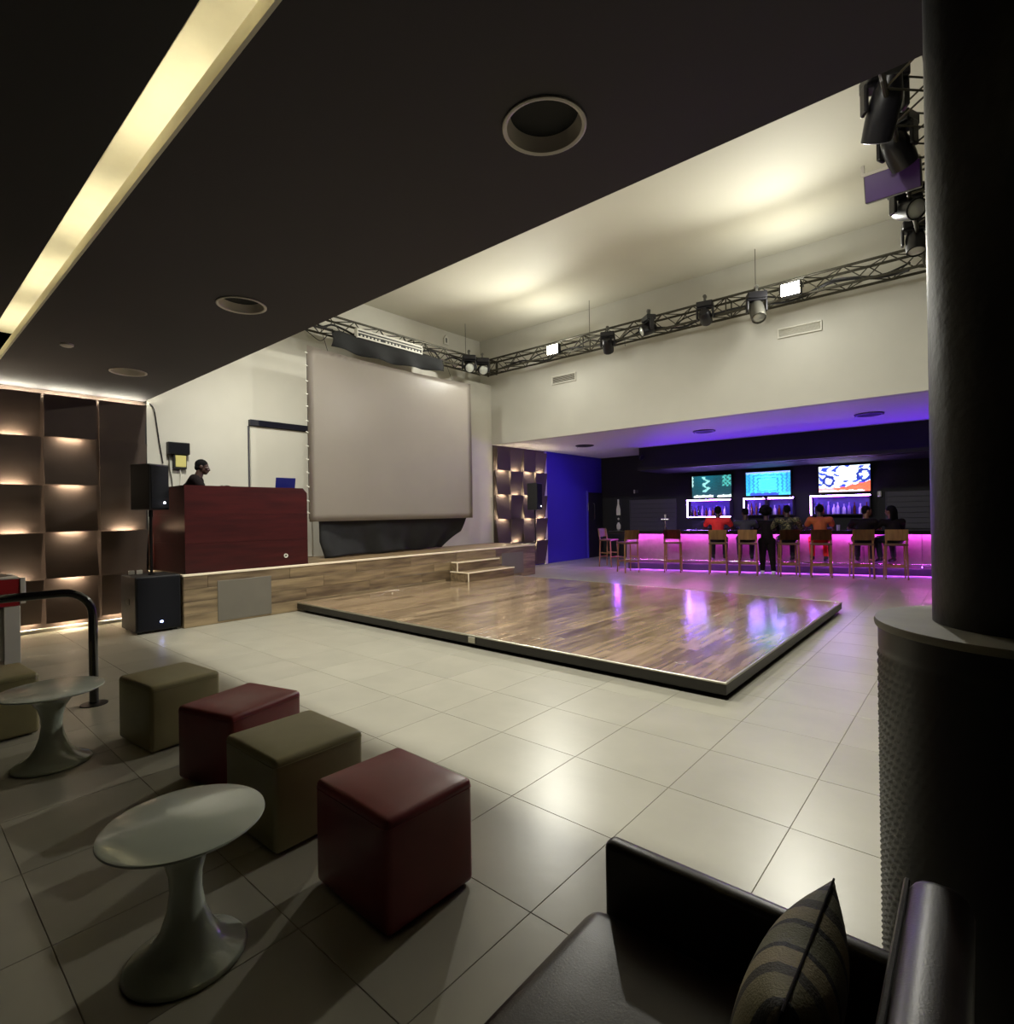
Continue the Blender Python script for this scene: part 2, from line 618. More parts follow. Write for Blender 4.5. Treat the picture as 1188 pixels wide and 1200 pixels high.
def holed_slab(name, lo, hi, holes, r, m, n=40):
    """A slab whose underside has round holes: each hole sits in a square cell that is filled with a fan of quads."""
    bm = B()
    half = r + 0.08
    xs = sorted([lo[0], hi[0]] + [h[0] + s_ * half for h in holes for s_ in (-1, 1)])
    ys = [lo[1], holes[0][1] - half, holes[0][1] + half, hi[1]]
    z = lo[2]
    for i in range(len(xs) - 1):
        for j in range(3):
            mid = ((xs[i] + xs[i + 1]) / 2, (ys[j] + ys[j + 1]) / 2)
            if j == 1 and any(abs(mid[0] - h[0]) < 0.02 for h in holes):
                c = mid
                circ, sq = [], []
                for k_ in range(n):
                    a = 2 * PI * k_ / n
                    ca, sa = math.cos(a), math.sin(a)
                    q = 1 / max(abs(ca), abs(sa))
                    circ.append(bm.verts.new((c[0] + r * ca, c[1] + r * sa, z)))
                    sq.append(bm.verts.new((c[0] + (xs[i + 1] - xs[i]) / 2 * ca * q, c[1] + (ys[2] - ys[1]) / 2 * sa * q, z)))
                for k_ in range(n):
                    l_ = (k_ + 1) % n
                    bm.faces.new((circ[k_], circ[l_], sq[l_], sq[k_]))
            else:
                bm.faces.new([bm.verts.new(p) for p in ((xs[i], ys[j], z), (xs[i], ys[j + 1], z), (xs[i + 1], ys[j + 1], z), (xs[i + 1], ys[j], z))])
    for fc in ([(lo[0], lo[1], lo[2]), (hi[0], lo[1], lo[2]), (hi[0], lo[1], hi[2]), (lo[0], lo[1], hi[2])],
               [(lo[0], hi[1], lo[2]), (hi[0], hi[1], lo[2]), (hi[0], hi[1], hi[2]), (lo[0], hi[1], hi[2])],
               [(lo[0], lo[1], hi[2]), (hi[0], lo[1], hi[2]), (hi[0], hi[1], hi[2]), (lo[0], hi[1], hi[2])]):
        bm.faces.new([bm.verts.new(p) for p in fc])
    bmesh.ops.remove_doubles(bm, verts=bm.verts, dist=0.0005)
    return struct(name, bm, m)


holed_slab('ceiling_lounge', (-10.2, 1.26, ZS), (1.8, 2.88, ZS + 0.42), [(a_, 2.16) for a_, b_ in DOWN], DR * 0.9, M['soffit'])
sbox('ceiling_lounge_shelf', (-10.2, 0.99, ZS), (1.8, 1.26, ZS + 0.03), M['soffit'])
sbox('ceiling_lounge_near', (-10.2, -3.0, ZS), (1.8, 0.795, ZS + 0.42), M['black_wall'])
sbox('ceiling_lounge_end', (-10.2, 0.795, ZS), (-9.0, 0.99, ZS + 0.42), M['soffit'])
sbox('ceiling_cove', (-9.0, 0.78, ZS + 0.42), (1.8, 1.27, ZS + 0.45), M['cove'])
sbox('trim_1', (-9.0, 0.975, ZS - 0.004), (1.8, 0.992, ZS + 0.075), M['cove'])
sbox('trim_2', (-9.0, 1.245, ZS + 0.031), (1.8, 1.259, ZS + 0.419), M['cove'])
sbox('trim_3', (-9.0, 0.796, ZS + 0.02), (1.8, 0.806, ZS + 0.419), M['cove'])

x = -8.85
k = 0
while x < 0.5:
    t = thing('fluorescent_tube', 'warm tube lamp behind the lip of the ceiling cove, %s from the panelled wall' % ('first', 'second', 'third', 'fourth', 'fifth', 'sixth')[k], 'lamp', (x, 1.10, ZS + 0.03), 0, 'tube lamps along the ceiling cove')
    bm = B()
    add_cyl(bm, (0, 0, 0.05), (1.16, 0, 0.05), 0.014, n=10)
    obj('glass_tube', bm, M['tube'], t, True)
    bm = B()
    lohi(bm, (-0.02, -0.03, 0.0), (1.18, 0.03, 0.03), 0.004, 1)
    obj('batten', bm, M['pale_plastic'], t)
    x += 1.62
    k += 1

# recessed ceiling lights of the lounge
dl_me = None


def downlight(loc, r, label, cat='ceiling light', group=None):
    t = thing('downlight', label, cat, loc, 0, group)
    bm = B()
    add_lathe(bm, [(r * 0.9, 0.0), (r, -0.002), (r, -0.010), (r * 0.96, -0.014), (r * 0.89, -0.008), (r * 0.87, 0.02), (r * 0.81, 0.065), (r * 0.805, 0.065), (r * 0.86, 0.02)], 44, cap=False)
    obj('trim_ring', bm, M['downlight'], t, True)
    bm = B()
    add_lathe(bm, [(r * 0.81, 0.064), (r * 0.80, 0.30), (r * 0.02, 0.30)], 32)
    obj('throat', bm, M['void'], t)
    return t


for (a_, b_), lb in zip(DOWN, ('large round recessed ceiling light nearest the camera, pale ring round a black throat',
                               'middle round recessed ceiling light in the dark ceiling, above the dance floor corner',
                               'farthest round recessed ceiling light, above the subwoofer by the panelled wall')):
    downlight((a_, 2.16, ZS), DR, lb)
t = thing('smoke_detector', 'tiny round detector on the dark ceiling beside the light cove', 'detector', (-7.38, 1.38, ZS))
bm = B()
add_lathe(bm, [(0.06, 0.0), (0.06, -0.018), (0.04, -0.03), (0.012, -0.034)], 20)
obj('body', bm, M['downlight'], t, True)
for lx, ly, lb in ((-8.5, 13.28, 'dark round ceiling fitting over the bar floor, nearest the lamp panels'), (-4.97, 13.02, 'dark round ceiling fitting over the bar floor, middle of three'),
                   (-1.67, 13.17, 'dark round ceiling fitting over the bar floor, nearest the column')):
    t = thing('bar_downlight', lb, 'ceiling light', (lx, ly, ZS))
    bm = B()
    add_lathe(bm, [(0.26, 0.0), (0.26, -0.02), (0.22, -0.03), (0.20, -0.03)], 28, cap=False)
    obj('ring', bm, M['black_plastic'], t, True)
    bm = B()
    add_lathe(bm, [(0.20, -0.012), (0.19, -0.026), (0.02, -0.026)], 28)
    obj('throat', bm, M['void'], t)
    for sx in (-0.24, 0.24):
        bm = B()
        add_ball(bm, (sx, 0, -0.032), 0.012, 8, 6)
        obj('clip', bm, M['chrome'], t, True)

# ------------------------------------------------------------------ stage
SX, ST, SY0, SY1 = -8.7, 0.775, 2.92, 11.16
stage = thing('stage', 'raised timber stage along the left wall with plank front and cream edge', 'stage', (0, 0, 0))
bm = B()
lohi(bm, (XL + 0.002, SY0 + 0.02, 0.001), (SX - 0.022, SY1 - 0.02, ST - 0.03))
obj('carcass', bm, M['black_trim'], stage)
bm = B()
lohi(bm, (XL + 0.002, SY0, ST - 0.03), (SX - 0.03, SY1, ST))
obj('deck', bm, M['deck'], stage)
bm = B()
lohi(bm, (SX - 0.03, SY0 - 0.005, ST - 0.03), (SX + 0.008, SY1, ST + 0.003), 0.004, 1)
obj('edge_nosing', bm, M['cream_edge'], stage, label='cream front edge strip')
bm = B()
lohi(bm, (XL + 0.01, SY0 - 0.012, ST - 0.03), (SX + 0.0, SY0 + 0.0, ST + 0.003), 0.004, 1)
obj('side_nosing', bm, M['cream_edge'], stage, label='cream left end strip')
rows = 4
rh = (ST - 0.032) / rows
pk = {}


def plank_mesh(lx, ly, lz, m, bev=0.003):
    key = (round(lx, 3), round(ly, 3), round(lz, 3), m.name)
    if key not in pk:
        b_ = B()
        add_box(b_, (0, 0, 0), (lx, ly, lz), bev, 1)
        pk[key] = mesh_of('plank', b_, m)
    return pk[key]


for r in range(rows):
    y = SY0 + 0.001
    first = [1.28, 0.62, 0.95, 0.33][r]
    while y < SY1 - 0.02:
        L = min(first, SY1 - y)
        first = 1.28
        pr = 0.0012 * ((r * 7 + int(y * 3)) % 3)
        put('plank', plank_mesh(0.02, L - 0.003, rh - 0.003, M['stage_plank']), stage, (SX - 0.012 + pr, y + L / 2, 0.001 + rh * (r + 0.5)))
        y += L
    put('plank', plank_mesh(1.42, 0.02, rh - 0.003, M['stage_plank']), stage, ((XL + SX) / 2 + 0.02, SY0 + 0.008, 0.001 + rh * (r + 0.5)))
for y0, y1, z0, z1, lb in ((3.385, 4.21, 0.03, 0.64, 'grey flush panel by the subwoofer'), (9.86, 10.68, 0.10, 0.62, 'grey flush panel right of the steps')):
    bm = B()
    lohi(bm, (SX - 0.004, y0, z0), (SX + 0.008, y1, z1), 0.004, 1)
    obj('access_panel', bm, M['grey_panel'], stage, label=lb)

# steps standing on the dance floor against the stage
DZ = 0.15
steps = thing('stage_steps', 'two-tread wooden step unit with cream nosings against the stage front', 'steps', (-8.69, 8.15, DZ))
for (d0, y0, y1, z0, z1) in ((0.57, 0.0, 1.49, 0.001, 0.203), (0.20, 0.04, 1.40, 0.203, 0.401)):
    bm = B()
    lohi(bm, (0.002, y0 + 0.012, z0), (d0 - 0.012, y1 - 0.012, z1 - 0.022))
    obj('riser_box', bm, M['stage_plank'], steps)
    bm = B()
    lohi(bm, (0.002, y0 + 0.012, z1 - 0.022), (d0 - 0.02, y1 - 0.012, z1 - 0.001))
    obj('tread', bm, M['deck'], steps)
    bm = B()
    lohi(bm, (d0 - 0.024, y0, z1 - 0.026), (d0 + 0.006, y1, z1 + 0.002), 0.003, 1)
    obj('nosing', bm, M['cream_edge'], steps, label='cream front nosing')
    bm = B()
    lohi(bm, (0.002, y0 - 0.004, z1 - 0.026), (d0 - 0.024, y0 + 0.014, z1 + 0.002), 0.003, 1)
    lohi(bm, (d0 - 0.024, y0 - 0.004, z0), (d0 + 0.0, y0 + 0.014, z1 - 0.024), 0.003, 1)
    obj('side_edging', bm, M['cream_edge'], steps, label='cream end edging')

# ------------------------------------------------------------------ dance floor
DX0, DX1, DY0, DY1 = -8.68, -1.62, 4.64, 9.69
df = thing('dance_floor', 'low square plank dance floor platform with black sides in mid room', 'platform', (0, 0, 0))
bm = B()
lohi(bm, (DX0 + 0.10, DY0 + 0.10, 0.001), (DX1 - 0.10, DY1 - 0.10, 0.05))
obj('plinth', bm, M['black_trim'], df)
bm = B()
lohi(bm, (DX0 + 0.01, DY0 + 0.01, 0.048), (DX1 - 0.01, DY1 - 0.01, DZ - 0.012))
obj('base', bm, M['black_trim'], df)
for lo, hi in (((DX0, DY0, 0.045), (DX1, DY0 + 0.018, DZ - 0.014)), ((DX1 - 0.018, DY0 + 0.018, 0.045), (DX1, DY1, DZ - 0.014)), ((DX0, DY1 - 0.018, 0.045), (DX1 - 0.018, DY1, DZ - 0.014))):
    bm = B()
    lohi(bm, lo, hi, 0.002, 1)
    obj('side_board', bm, M['black_trim'], df)
for lo, hi in (((DX0, DY0 - 0.004, DZ - 0.016), (DX1 + 0.004, DY0 + 0.02, DZ + 0.002)), ((DX1 - 0.02, DY0 + 0.02, DZ - 0.016), (DX1 + 0.004, DY1 + 0.004, DZ + 0.002)),
               ((DX0, DY1 - 0.02, DZ - 0.016), (DX1 - 0.02, DY1 + 0.004, DZ + 0.002))):
    bm = B()
    lohi(bm, lo, hi, 0.003, 1)
    obj('metal_edge', bm, M['alu'], df, label='bright metal edge strip')
bm = B()
lohi(bm, (-4.64, DY0 - 0.012, 0.06), (-4.53, DY0 - 0.001, DZ - 0.02), 0.003, 1)
obj('latch_plate', bm, M['alu'], df, label='pale metal latch plate')
nr = 36
pw = (DX1 - DX0 - 0.04) / nr
for r in range(nr):
    y = DY0 + 0.02
    L = 1.26 * rnd.choice((0.25, 0.4, 0.55, 0.7, 0.85, 1.0))
    while y < DY1 - 0.021:
        L = min(L, DY1 - 0.02 - y)
        if DY1 - 0.02 - y - L < 0.15:
            L = DY1 - 0.02 - y
        L = round(L, 2) if L < DY1 - 0.03 - y else L
        put('plank', plank_mesh(pw - 0.0015, L - 0.0015, 0.012, M['plank'], 0.001), df, (DX0 + 0.02 + pw * (r + 0.5), y + L / 2, DZ - 0.006))
        y += L
        L = 1.26

# ------------------------------------------------------------------ lamp-panel cladding (left wall and bar side wall)
ROWZ = [3.40, 2.785, 2.10, 1.42, 0.755, 0.12]


def lamp_panels(name, label, y_edges, kinds, lit):
    """kinds: D = each panel leans out at its foot and lamps shine down behind it; U = leans out at its head, lamps shine up.
    lit[c] = row boundaries (1..4, 5 = foot) that carry a working lamp."""
    t = thing(name, label, 'wall cladding', (0, 0, 0))
    bm = B()
    lohi(bm, (XL + 0.002, y_edges[0], 0.02), (XL + 0.02, y_edges[-1], ZS - 0.005))
    obj('backing_board', bm, M['panel'], t)
    for c in range(len(kinds)):
        y0, y1 = y_edges[c], y_edges[c + 1]
        wd = y1 - y0 - 0.03
        for r in range(5):
            zt, zb = ROWZ[r], ROWZ[r + 1]
            out_t, out_b = (0.05, 0.15) if kinds[c] == 'D' else (0.15, 0.05)
            if r == 0:
                out_t = 0.15
            key = 'panel_%s_%.3f_%d' % (kinds[c], wd, r)
            me = bpy.data.meshes.get(key)
            if me is None:
                b_ = B()
                h = zt - zb - 0.012
                vs = []
                wt, wb = (wd, wd) if kinds[c] == 'D' else (wd, wd * 0.94)
                pts = [(-wt / 2, h / 2, out_t), (wt / 2, h / 2, out_t), (wb / 2, -h / 2, out_b), (-wb / 2, -h / 2, out_b)]
                fr = [b_.verts.new((o_, p_, z_)) for p_, z_, o_ in pts]
                bk = [b_.verts.new((o_ - 0.014, p_, z_)) for p_, z_, o_ in pts]
                b_.faces.new(fr)
                b_.faces.new(list(reversed(bk)))
                for i in range(4):
                    j = (i + 1) % 4
                    b_.faces.new((fr[i], bk[i], bk[j], fr[j]))
                me = mesh_of(key, b_, M['panel'])
                me.name = key
            put('panel', me, t, (XL + 0.02, (y0 + y1) / 2, (zt + zb) / 2))
        for bd in lit[c]:
            zb = ROWZ[bd]
            b_ = B()
            if kinds[c] == 'D':
                lohi(b_, (XL + 0.085, (y0 + y1) / 2 - 0.13, zb + 0.030), (XL + 0.125, (y0 + y1) / 2 + 0.13, zb + 0.042), 0.003, 1)
            else:
                if bd == 5:
                    lohi(b_, (XL + 0.024, (y0 + y1) / 2 - 0.24, zb + 0.02), (XL + 0.046, (y0 + y1) / 2 + 0.24, zb + 0.03), 0.003, 1)
                else:
                    lohi(b_, (XL + 0.085, (y0 + y1) / 2 - 0.13, zb - 0.045), (XL + 0.125, (y0 + y1) / 2 + 0.13, zb - 0.033), 0.003, 1)
            obj('lamp_strip', b_, M['panel_lamp'], t)
    return t


lamp_panels('lamp_panel_cladding', 'brown tilted wall panels with warm lamps behind, left of the stage',
            [-0.36, 0.29, 0.94, 1.59, 2.235, 2.89], ['U', 'D', 'U', 'D', 'U'], [[1, 2, 3, 5], [1, 2, 3, 5], [1, 2, 3, 4, 5], [1, 2, 3, 4, 5], [3, 5]])
lamp_panels('lamp_panel_cladding', 'tilted lamp panels tinted violet, right of the screen beside the blue wall',
            [11.24, 11.82, 12.40, 12.98, 13.56], ['D', 'U', 'D', 'U'], [[1, 2, 3], [1, 2, 4], [1, 2, 3], [1, 3, 4]])
for i, (ya, yb) in enumerate(((2.26, 2.86), (1.62, 2.21), (0.97, 1.56), (0.32, 0.91))):
    t = thing('cornice_lamp', 'warm strip lamp behind the top edge of the left lamp panels, %s from the stage' % ('first', 'second', 'third', 'fourth')[i], 'lamp', (XL + 0.075, ya, 3.352), 0, 'strip lamps above the left lamp panels')
    bm = B()
    lohi(bm, (0.0, 0.0, 0.0), (0.03, yb - ya, 0.03), 0.003, 1)
    obj('batten', bm, M['pale_plastic'], t)
    bm = B()
    lohi(bm, (0.003, 0.01, 0.03), (0.027, yb - ya - 0.01, 0.038), 0.003, 1)
    obj('strip', bm, M['cornice'], t)
t = thing('added_light_trough', 'added black trough under the dark bulkhead, made up to light the bar ceiling violet', 'added light trough', (-7.7, 15.1, 2.79))  # housing added to give the violet ceiling fill a source
bm = B()
lohi(bm, (0.0, -0.20, 0.0), (9.0, -0.001, 0.02))
lohi(bm, (0.0, -0.22, 0.0), (9.0, -0.20, 0.085))
obj('trough', bm, M['black_plastic'], t)
for i in range(6):
    bm = B()
    lohi(bm, (0.05 + i * 1.49, -0.13, 0.021), (1.45 + i * 1.49, -0.10, 0.03), 0.003, 1)
    obj('led_strip', bm, M['added_trough_led'], t)  # glow strip of the added trough
t = thing('added_par_lamp', 'added black spotlight at the bulkhead corner, made up to tint the left wall violet', 'spotlight', (-7.60, 15.0, 3.17), 0.85)  # housing added for the violet spot on the left wall
bm = B()
add_lathe(bm, [(0.02, -0.10), (0.055, -0.09), (0.062, 0.06), (0.057, 0.06), (0.05, -0.05)], 16, M=Matrix.Rotation(math.radians(75), 4, 'X'), cap=False)
obj('housing', bm, M['fixture'], t, True)
bm = B()
add_lathe(bm, [(0.056, 0.045), (0.005, 0.046)], 16, M=Matrix.Rotation(math.radians(75), 4, 'X'))
obj('lens', bm, M['void'], t)
bm = B()
add_tube(bm, [(-0.066, 0, 0), (-0.066, 0.06, 0.08), (0.066, 0.06, 0.08), (0.066, 0, 0)], 0.008, 6)
obj('bracket', bm, M['fixture'], t)
sbox('trim_4', (XL + 0.001, 13.56, 0.0), (XL + 0.06, 13.66, ZS - 0.01), M['white_wall'])
sbox('trim_5', (XL + 0.001, -0.4, 0.0), (XL + 0.10, 2.9, 0.05), M['white_wall'])

# ------------------------------------------------------------------ projection screen, skirt, drape
sc = thing('projection_screen', 'large grey rear-projection screen hanging above the stage', 'screen', (0, 0, 0))
SXX, sy0, sy1, sz0, sz1 = -9.35, 5.26, 9.55, 1.49, 4.745
bm = B()


def scr(u, v):
    y = sy0 + (sy1 - sy0) * u
    sag = 0.05 * math.sin(PI * u) * (v > 0.97)
    return (SXX + 0.012 * math.sin(u * 7) * math.sin(v * 4), y, sz0 + (sz1 - sz0) * v - sag)


add_grid(bm, scr, 30, 24)
r_ = bmesh.ops.solidify(bm, geom=list(bm.faces), thickness=0.006)
obj('fabric', bm, M['screen'], sc, 'all')
fy0, fy1, fz0, fz1 = sy0 + 0.05, sy1 - 0.07, sz0 + 0.05, sz1 - 0.10
for (p, q) in (((fy0, fz1), (fy1, fz1)), ((fy0, fz0), (fy1, fz0)), ((fy0, fz0), (fy0, fz1)), ((fy1, fz0), (fy1, fz1))):
    strut('frame_tube', (SXX - 0.06, p[0], p[1]), (SXX - 0.06, q[0], q[1]), 0.022, M['pipe'], sc, 8)
for y_ in (sy0 + 0.5, sy1 - 0.5):
    strut('hanging_wire', (SXX - 0.06, y_, fz1), (-9.71, y_, 5.28), 0.005, M['pipe'], sc, 6)
for i in range(13):
    z = sz0 + 0.15 + i * (sz1 - sz0 - 0.3) / 12 + rnd.uniform(-0.03, 0.03)
    bm = B()
    add_tube(bm, [(SXX + 0.004, sy0 + 0.012, z), (SXX - 0.01, sy0 - 0.02, z + 0.015), (SXX - 0.06, sy0 - 0.0, z + 0.03)], 0.009, 6)
    obj('lace_tie', bm, M['pale_plastic'], sc)
bm = B()


def skirt(u, v):
    y = 5.50 + 3.95 * u - (0.0 if v > 0.5 else (0.5 - v)) * (-0.25 + 1.2 * u ** 3)
    x = -9.46 - 0.38 * u * (1 - v) + 0.05 * math.sin(u * 17 + 2.2 * v) * (1 - 0.5 * v) + 0.03 * math.sin(u * 39) * (1 - v)
    zb = 0.785 + 0.03 * math.sin(u * 9) ** 2
    return (x, y, zb + (1.53 - zb) * v - 0.05 * math.sin(PI * v) * math.sin(u * 11 + v * 3))


add_grid(bm, skirt, 70, 14)
bmesh.ops.solidify(bm, geom=list(bm.faces), thickness=0.008)
tag(obj('screen_skirt', bm, M['drape'], None, 'all'), 'creased charcoal cloth skirt hanging below the grey screen onto the stage', 'cloth')
bm = B()


def upper_drape(u, v):
    y = 5.93 + 2.95 * u
    zt = 5.30 - 0.03 * math.sin(u * 6) - 0.06 * u
    zb = 4.93 - 0.07 * math.sin(PI * u) + 0.04 * u
    if u < 0.06:
        zt -= 0.10 * (1 - u / 0.06)
    return (-9.62 + 0.06 * math.sin(u * 21 + v * 2) * (1 - v) + 0.10 * math.sin(PI * v) * 0.5, y, zb + (zt - zb) * v)


add_grid(bm, upper_drape, 60, 8)
bmesh.ops.solidify(bm, geom=list(bm.faces), thickness=0.008)
tag(obj('truss_drape', bm, M['drape'], None, 'all'), 'dark grey cloth swag bundled under the left truss above the screen', 'cloth')

# ------------------------------------------------------------------ trusses


def box_truss(label, p0, p1, sec=0.30, pitch=0.31):
    p0, p1 = Vector(p0), Vector(p1)
    d = (p1 - p0)
    L = d.length
    ux = d.normalized()
    uy = Vector((0, 0, 1)).cross(ux).normalized()
    uz = Vector((0, 0, 1))
    t = thing('lighting_truss', label, 'truss', p0)
    h = sec / 2
    cor = [uy * a + uz * b for a, b in ((-h, -h), (h, -h), (h, h), (-h, h))]
    for c in cor:
        strut('chord', c, c + d, 0.024, M['truss'], t, 8)
    n = max(2, int(L / pitch))
    for f in range(4):
        a, b = cor[f], cor[(f + 1) % 4]
        for i in range(n):
            x0, x1 = ux * (L * i / n), ux * (L * (i + 1) / n)
            q0, q1 = (a + x0, b + x1) if (i + f) % 2 == 0 else (b + x0, a + x1)
            strut('brace', q0, q1, 0.010, M['truss'], t, 5)
    for i in (0, n // 3, 2 * n // 3, n):
        x0 = ux * (L * i / n)
        for f in range(4):
            strut('end_frame', cor[f] + x0, cor[(f + 1) % 4] + x0, 0.015, M['truss'], t, 5)
    return t


TZ = 5.46
box_truss('long grey box truss running in front of the far white wall', (-9.66, 10.75, TZ), (-0.40, 10.75, TZ))
box_truss('grey box truss along the left wall above the screen', (-9.85, 3.1, TZ - 0.04), (-9.85, 10.58, TZ - 0.04))
box_truss('grey box truss running towards the camera behind the column', (-0.44, 3.1, TZ), (-0.44, 10.58, TZ))
t = thing('truss_corner', 'square corner block joining the left and far trusses', 'truss corner', (-9.85, 10.75, TZ))
for a in (-0.15, 0.15):
    for b in (-0.15, 0.15):
        strut('post', (a, b, -0.19), (a, b, 0.17), 0.025, M['truss'], t, 8)
for zz in (-0.16, 0.15):
    for p, q in (((-0.15, -0.15), (0.15, -0.15)), ((0.15, -0.15), (0.15, 0.15)), ((0.15, 0.15), (-0.15, 0.15)), ((-0.15, 0.15), (-0.15, -0.15)), ((-0.15, -0.15), (0.15, 0.15))):
        strut('rail', (p[0], p[1], zz), (q[0], q[1], zz), 0.02, M['truss'], t, 6)
# support drop rods from the ceiling
for px_, py_, lb in ((-9.85, 4.5, 'over the left end of the screen'), (-9.85, 9.9, 'over the right end of the screen'), (-6.7, 10.75, 'just right of the left floodlight'),
                   (-3.1, 10.75, 'just left of the right floodlight'), (-0.44, 4.6, 'behind the column, nearer the camera'), (-0.44, 9.6, 'behind the column, farther from the camera')):
    t = thing('truss_hanger', 'thin steel rod hanging a truss ' + lb, 'hanger', (px_, py_, TZ + 0.13), 0, 'rods that hang the trusses')
    strut('rod', (0, 0, 0), (0, 0, ZC - TZ - 0.13), 0.006, M['truss'], t, 6)


def cable(name, pts, r, label, m='black_plastic', cat='cable', group=None):
    fine = []
    P_ = [Vector(p) for p in pts]
    for i in range(len(P_) - 1):
        a = P_[max(i - 1, 0)]
        b, c = P_[i], P_[i + 1]
        d = P_[min(i + 2, len(P_) - 1)]
        for s_ in range(6):
            u = s_ / 6
            fine.append(0.5 * ((2 * b) + (c - a) * u + (2 * a - 5 * b + 4 * c - d) * u * u + (3 * b - a - 3 * c + d) * u ** 3))
    fine.append(P_[-1])
    bm = B()
    add_tube(bm, fine, r, 6)
    o = obj(name, bm, M[m], None, True)
    return tag(o, label, cat, group)


pts = [(-9.3 + i * 0.37, 10.66 + 0.07 * math.sin(i * 2.1), TZ - 0.12 + 0.06 * math.sin(i * 1.3)) for i in range(24)]
cable('power_cable', pts, 0.022, 'black power cable laid along the truss in front of the far wall')
pts = [(-9.3 + i * 0.37, 10.80 + 0.06 * math.sin(i * 1.7), TZ - 0.02 + 0.07 * math.sin(i * 1.9 + 1)) for i in range(24)]
cable('data_cable', pts, 0.016, 'thin black cable looped through the truss in front of the far wall')
pts = [(-9.80 + 0.07 * math.sin(i * 1.3), 5.2 + i * 0.3, TZ - 0.06 + 0.08 * math.sin(i * 2.3)) for i in range(18)]
cable('power_cable', pts, 0.022, 'black power cable tangled in the left truss above the screen')
cable('loose_wire', [(-9.75, 5.0, 5.28), (-9.70, 5.4, 5.16), (-9.72, 5.75, 5.02), (-9.75, 5.95, 5.20)], 0.008, 'thin wire sagging under the left truss beside the cloth swag')
cable('loose_wire', [(-9.75, 4.7, 5.30), (-9.62, 5.3, 5.22), (-9.66, 6.0, 5.28)], 0.014, 'thick black lead crossing under the left truss near the dark ceiling edge')
cable('loose_wire', [(-5.72, 10.60, 5.30), (-5.72, 10.58, 5.22), (-5.71, 10.58, 5.13)], 0.006, 'short wire end dangling from the middle of the far truss')


def moving_head(label, loc, pan, tilt, s=1.0, group=None, long=False, dark=False):
    t = thing('moving_head_lamp', label, 'stage light', loc, pan, group)
    bm = B()
    add_box(bm, (0, 0, -0.06 * s), (0.30 * s, 0.20 * s, 0.11 * s), 0.018 * s, 2)
    obj('base', bm, M['fixture'], t)
    bm = B()
    lohi(bm, (-0.02, -0.03, -0.01), (0.02, 0.03, 0.10))
    add_cyl(bm, (0, -0.03, 0.10), (0, 0.03, 0.10), 0.035, n=12)
    obj('clamp', bm, M['fixture_grey'], t)
    bm = B()
    for sx in (-1, 1):
        add_box(bm, (sx * 0.145 * s, 0, -0.21 * s), (0.035 * s, 0.10 * s, 0.22 * s), 0.012 * s, 2)
    add_box(bm, (0, 0, -0.125 * s), (0.31 * s, 0.12 * s, 0.04 * s), 0.01, 1)
    obj('yoke', bm, M['fixture'], t)
    Mx = Matrix.Translation((0, 0, -0.27 * s)) @ Matrix.Rotation(tilt, 4, 'X')
    bm = B()
    k_ = 1.35 if long else 1.0
    prof = [(0.01, 0.15 * k_), (0.07, 0.15 * k_), (0.10, 0.11), (0.115, 0.03), (0.118, -0.10), (0.112, -0.18 * k_), (0.098, -0.185 * k_), (0.098, -0.165 * k_), (0.01, -0.165 * k_)]
    add_lathe(bm, [(a * s, b * s) for a, b in prof], 20, M=Mx)
    hd = obj('head', bm, M['fixture_grey'] if long and not dark else M['fixture'], t, True)
    bm = B()
    add_lathe(bm, [(0.097 * s, -0.166 * k_ * s), (0.06 * s, -0.182 * k_ * s), (0.005 * s, -0.188 * k_ * s)], 20, M=Mx)
    obj('lens', bm, M['lens'], hd, True, label='pale glass lens')
    return t


FT = 10.52
moving_head('moving head lamp on the far truss just right of the left flood', (-6.1, FT, 5.50), 0.4, 0.9, 1.0)
moving_head('moving head lamp on the far truss, second right of the left flood', (-5.13, FT, 5.62), -0.7, -1.2, 1.0)
moving_head('moving head lamp bunched with cables at mid far truss', (-3.96, FT, 5.60), 0.2, 1.3, 1.0)
moving_head('long grey-bodied moving head lamp left of the right flood', (-3.02, FT, 5.52), 0.5, -0.6, 1.1, None, True)
moving_head('moving head lamp with pale lens at truss corner, nearer the screen', (-9.56, 9.72, 5.52), 0.9, -1.25, 1.1)
moving_head('moving head lamp with pale lens at truss corner, nearest the far wall', (-9.50, 10.14, 5.52), 0.9, -1.3, 1.1)
moving_head('highest black moving head lamp beside the column, cut by the dark ceiling edge', (-0.62, 6.15, 5.62), 0.5, 0.7, 1.15, None, True, True)
moving_head('black moving head lamp beside the column, just above the purple box', (-0.60, 6.95, 5.60), -0.4, 0.8, 1.1)
moving_head('black moving head lamp beside the column, just below the purple box', (-0.64, 8.35, 5.55), 0.7, -1.1, 1.1)
moving_head('lowest moving head lamp beside the column, where two trusses meet', (-0.62, 9.35, 5.50), 0.2, -0.3, 1.0)

for (fx, fy, fz), lb in zip(FLOODS, ('lit halogen floodlight on the far truss nearest the truss corner, glaring', 'lit halogen floodlight on the far truss nearest the column, glaring')):
    t = thing('floodlight', lb, 'floodlight', (fx, fy, fz))
    bm = B()
    add_box(bm, (0, 0.03, 0), (0.34, 0.12, 0.24), 0.02, 2)
    obj('housing', bm, M['fixture'], t)
    bm = B()
    lohi(bm, (-0.145, -0.036, -0.10), (0.145, -0.030, 0.10), 0.002, 1)
    obj('lit_glass', bm, M['flood_lens'], t, label='glowing glass front')
    bm = B()
    add_tube(bm, [(-0.19, 0.03, 0), (-0.19, 0.07, 0.16), (0.19, 0.07, 0.16), (0.19, 0.03, 0)], 0.012, 6)
    obj('bracket', bm, M['fixture_grey'], t)

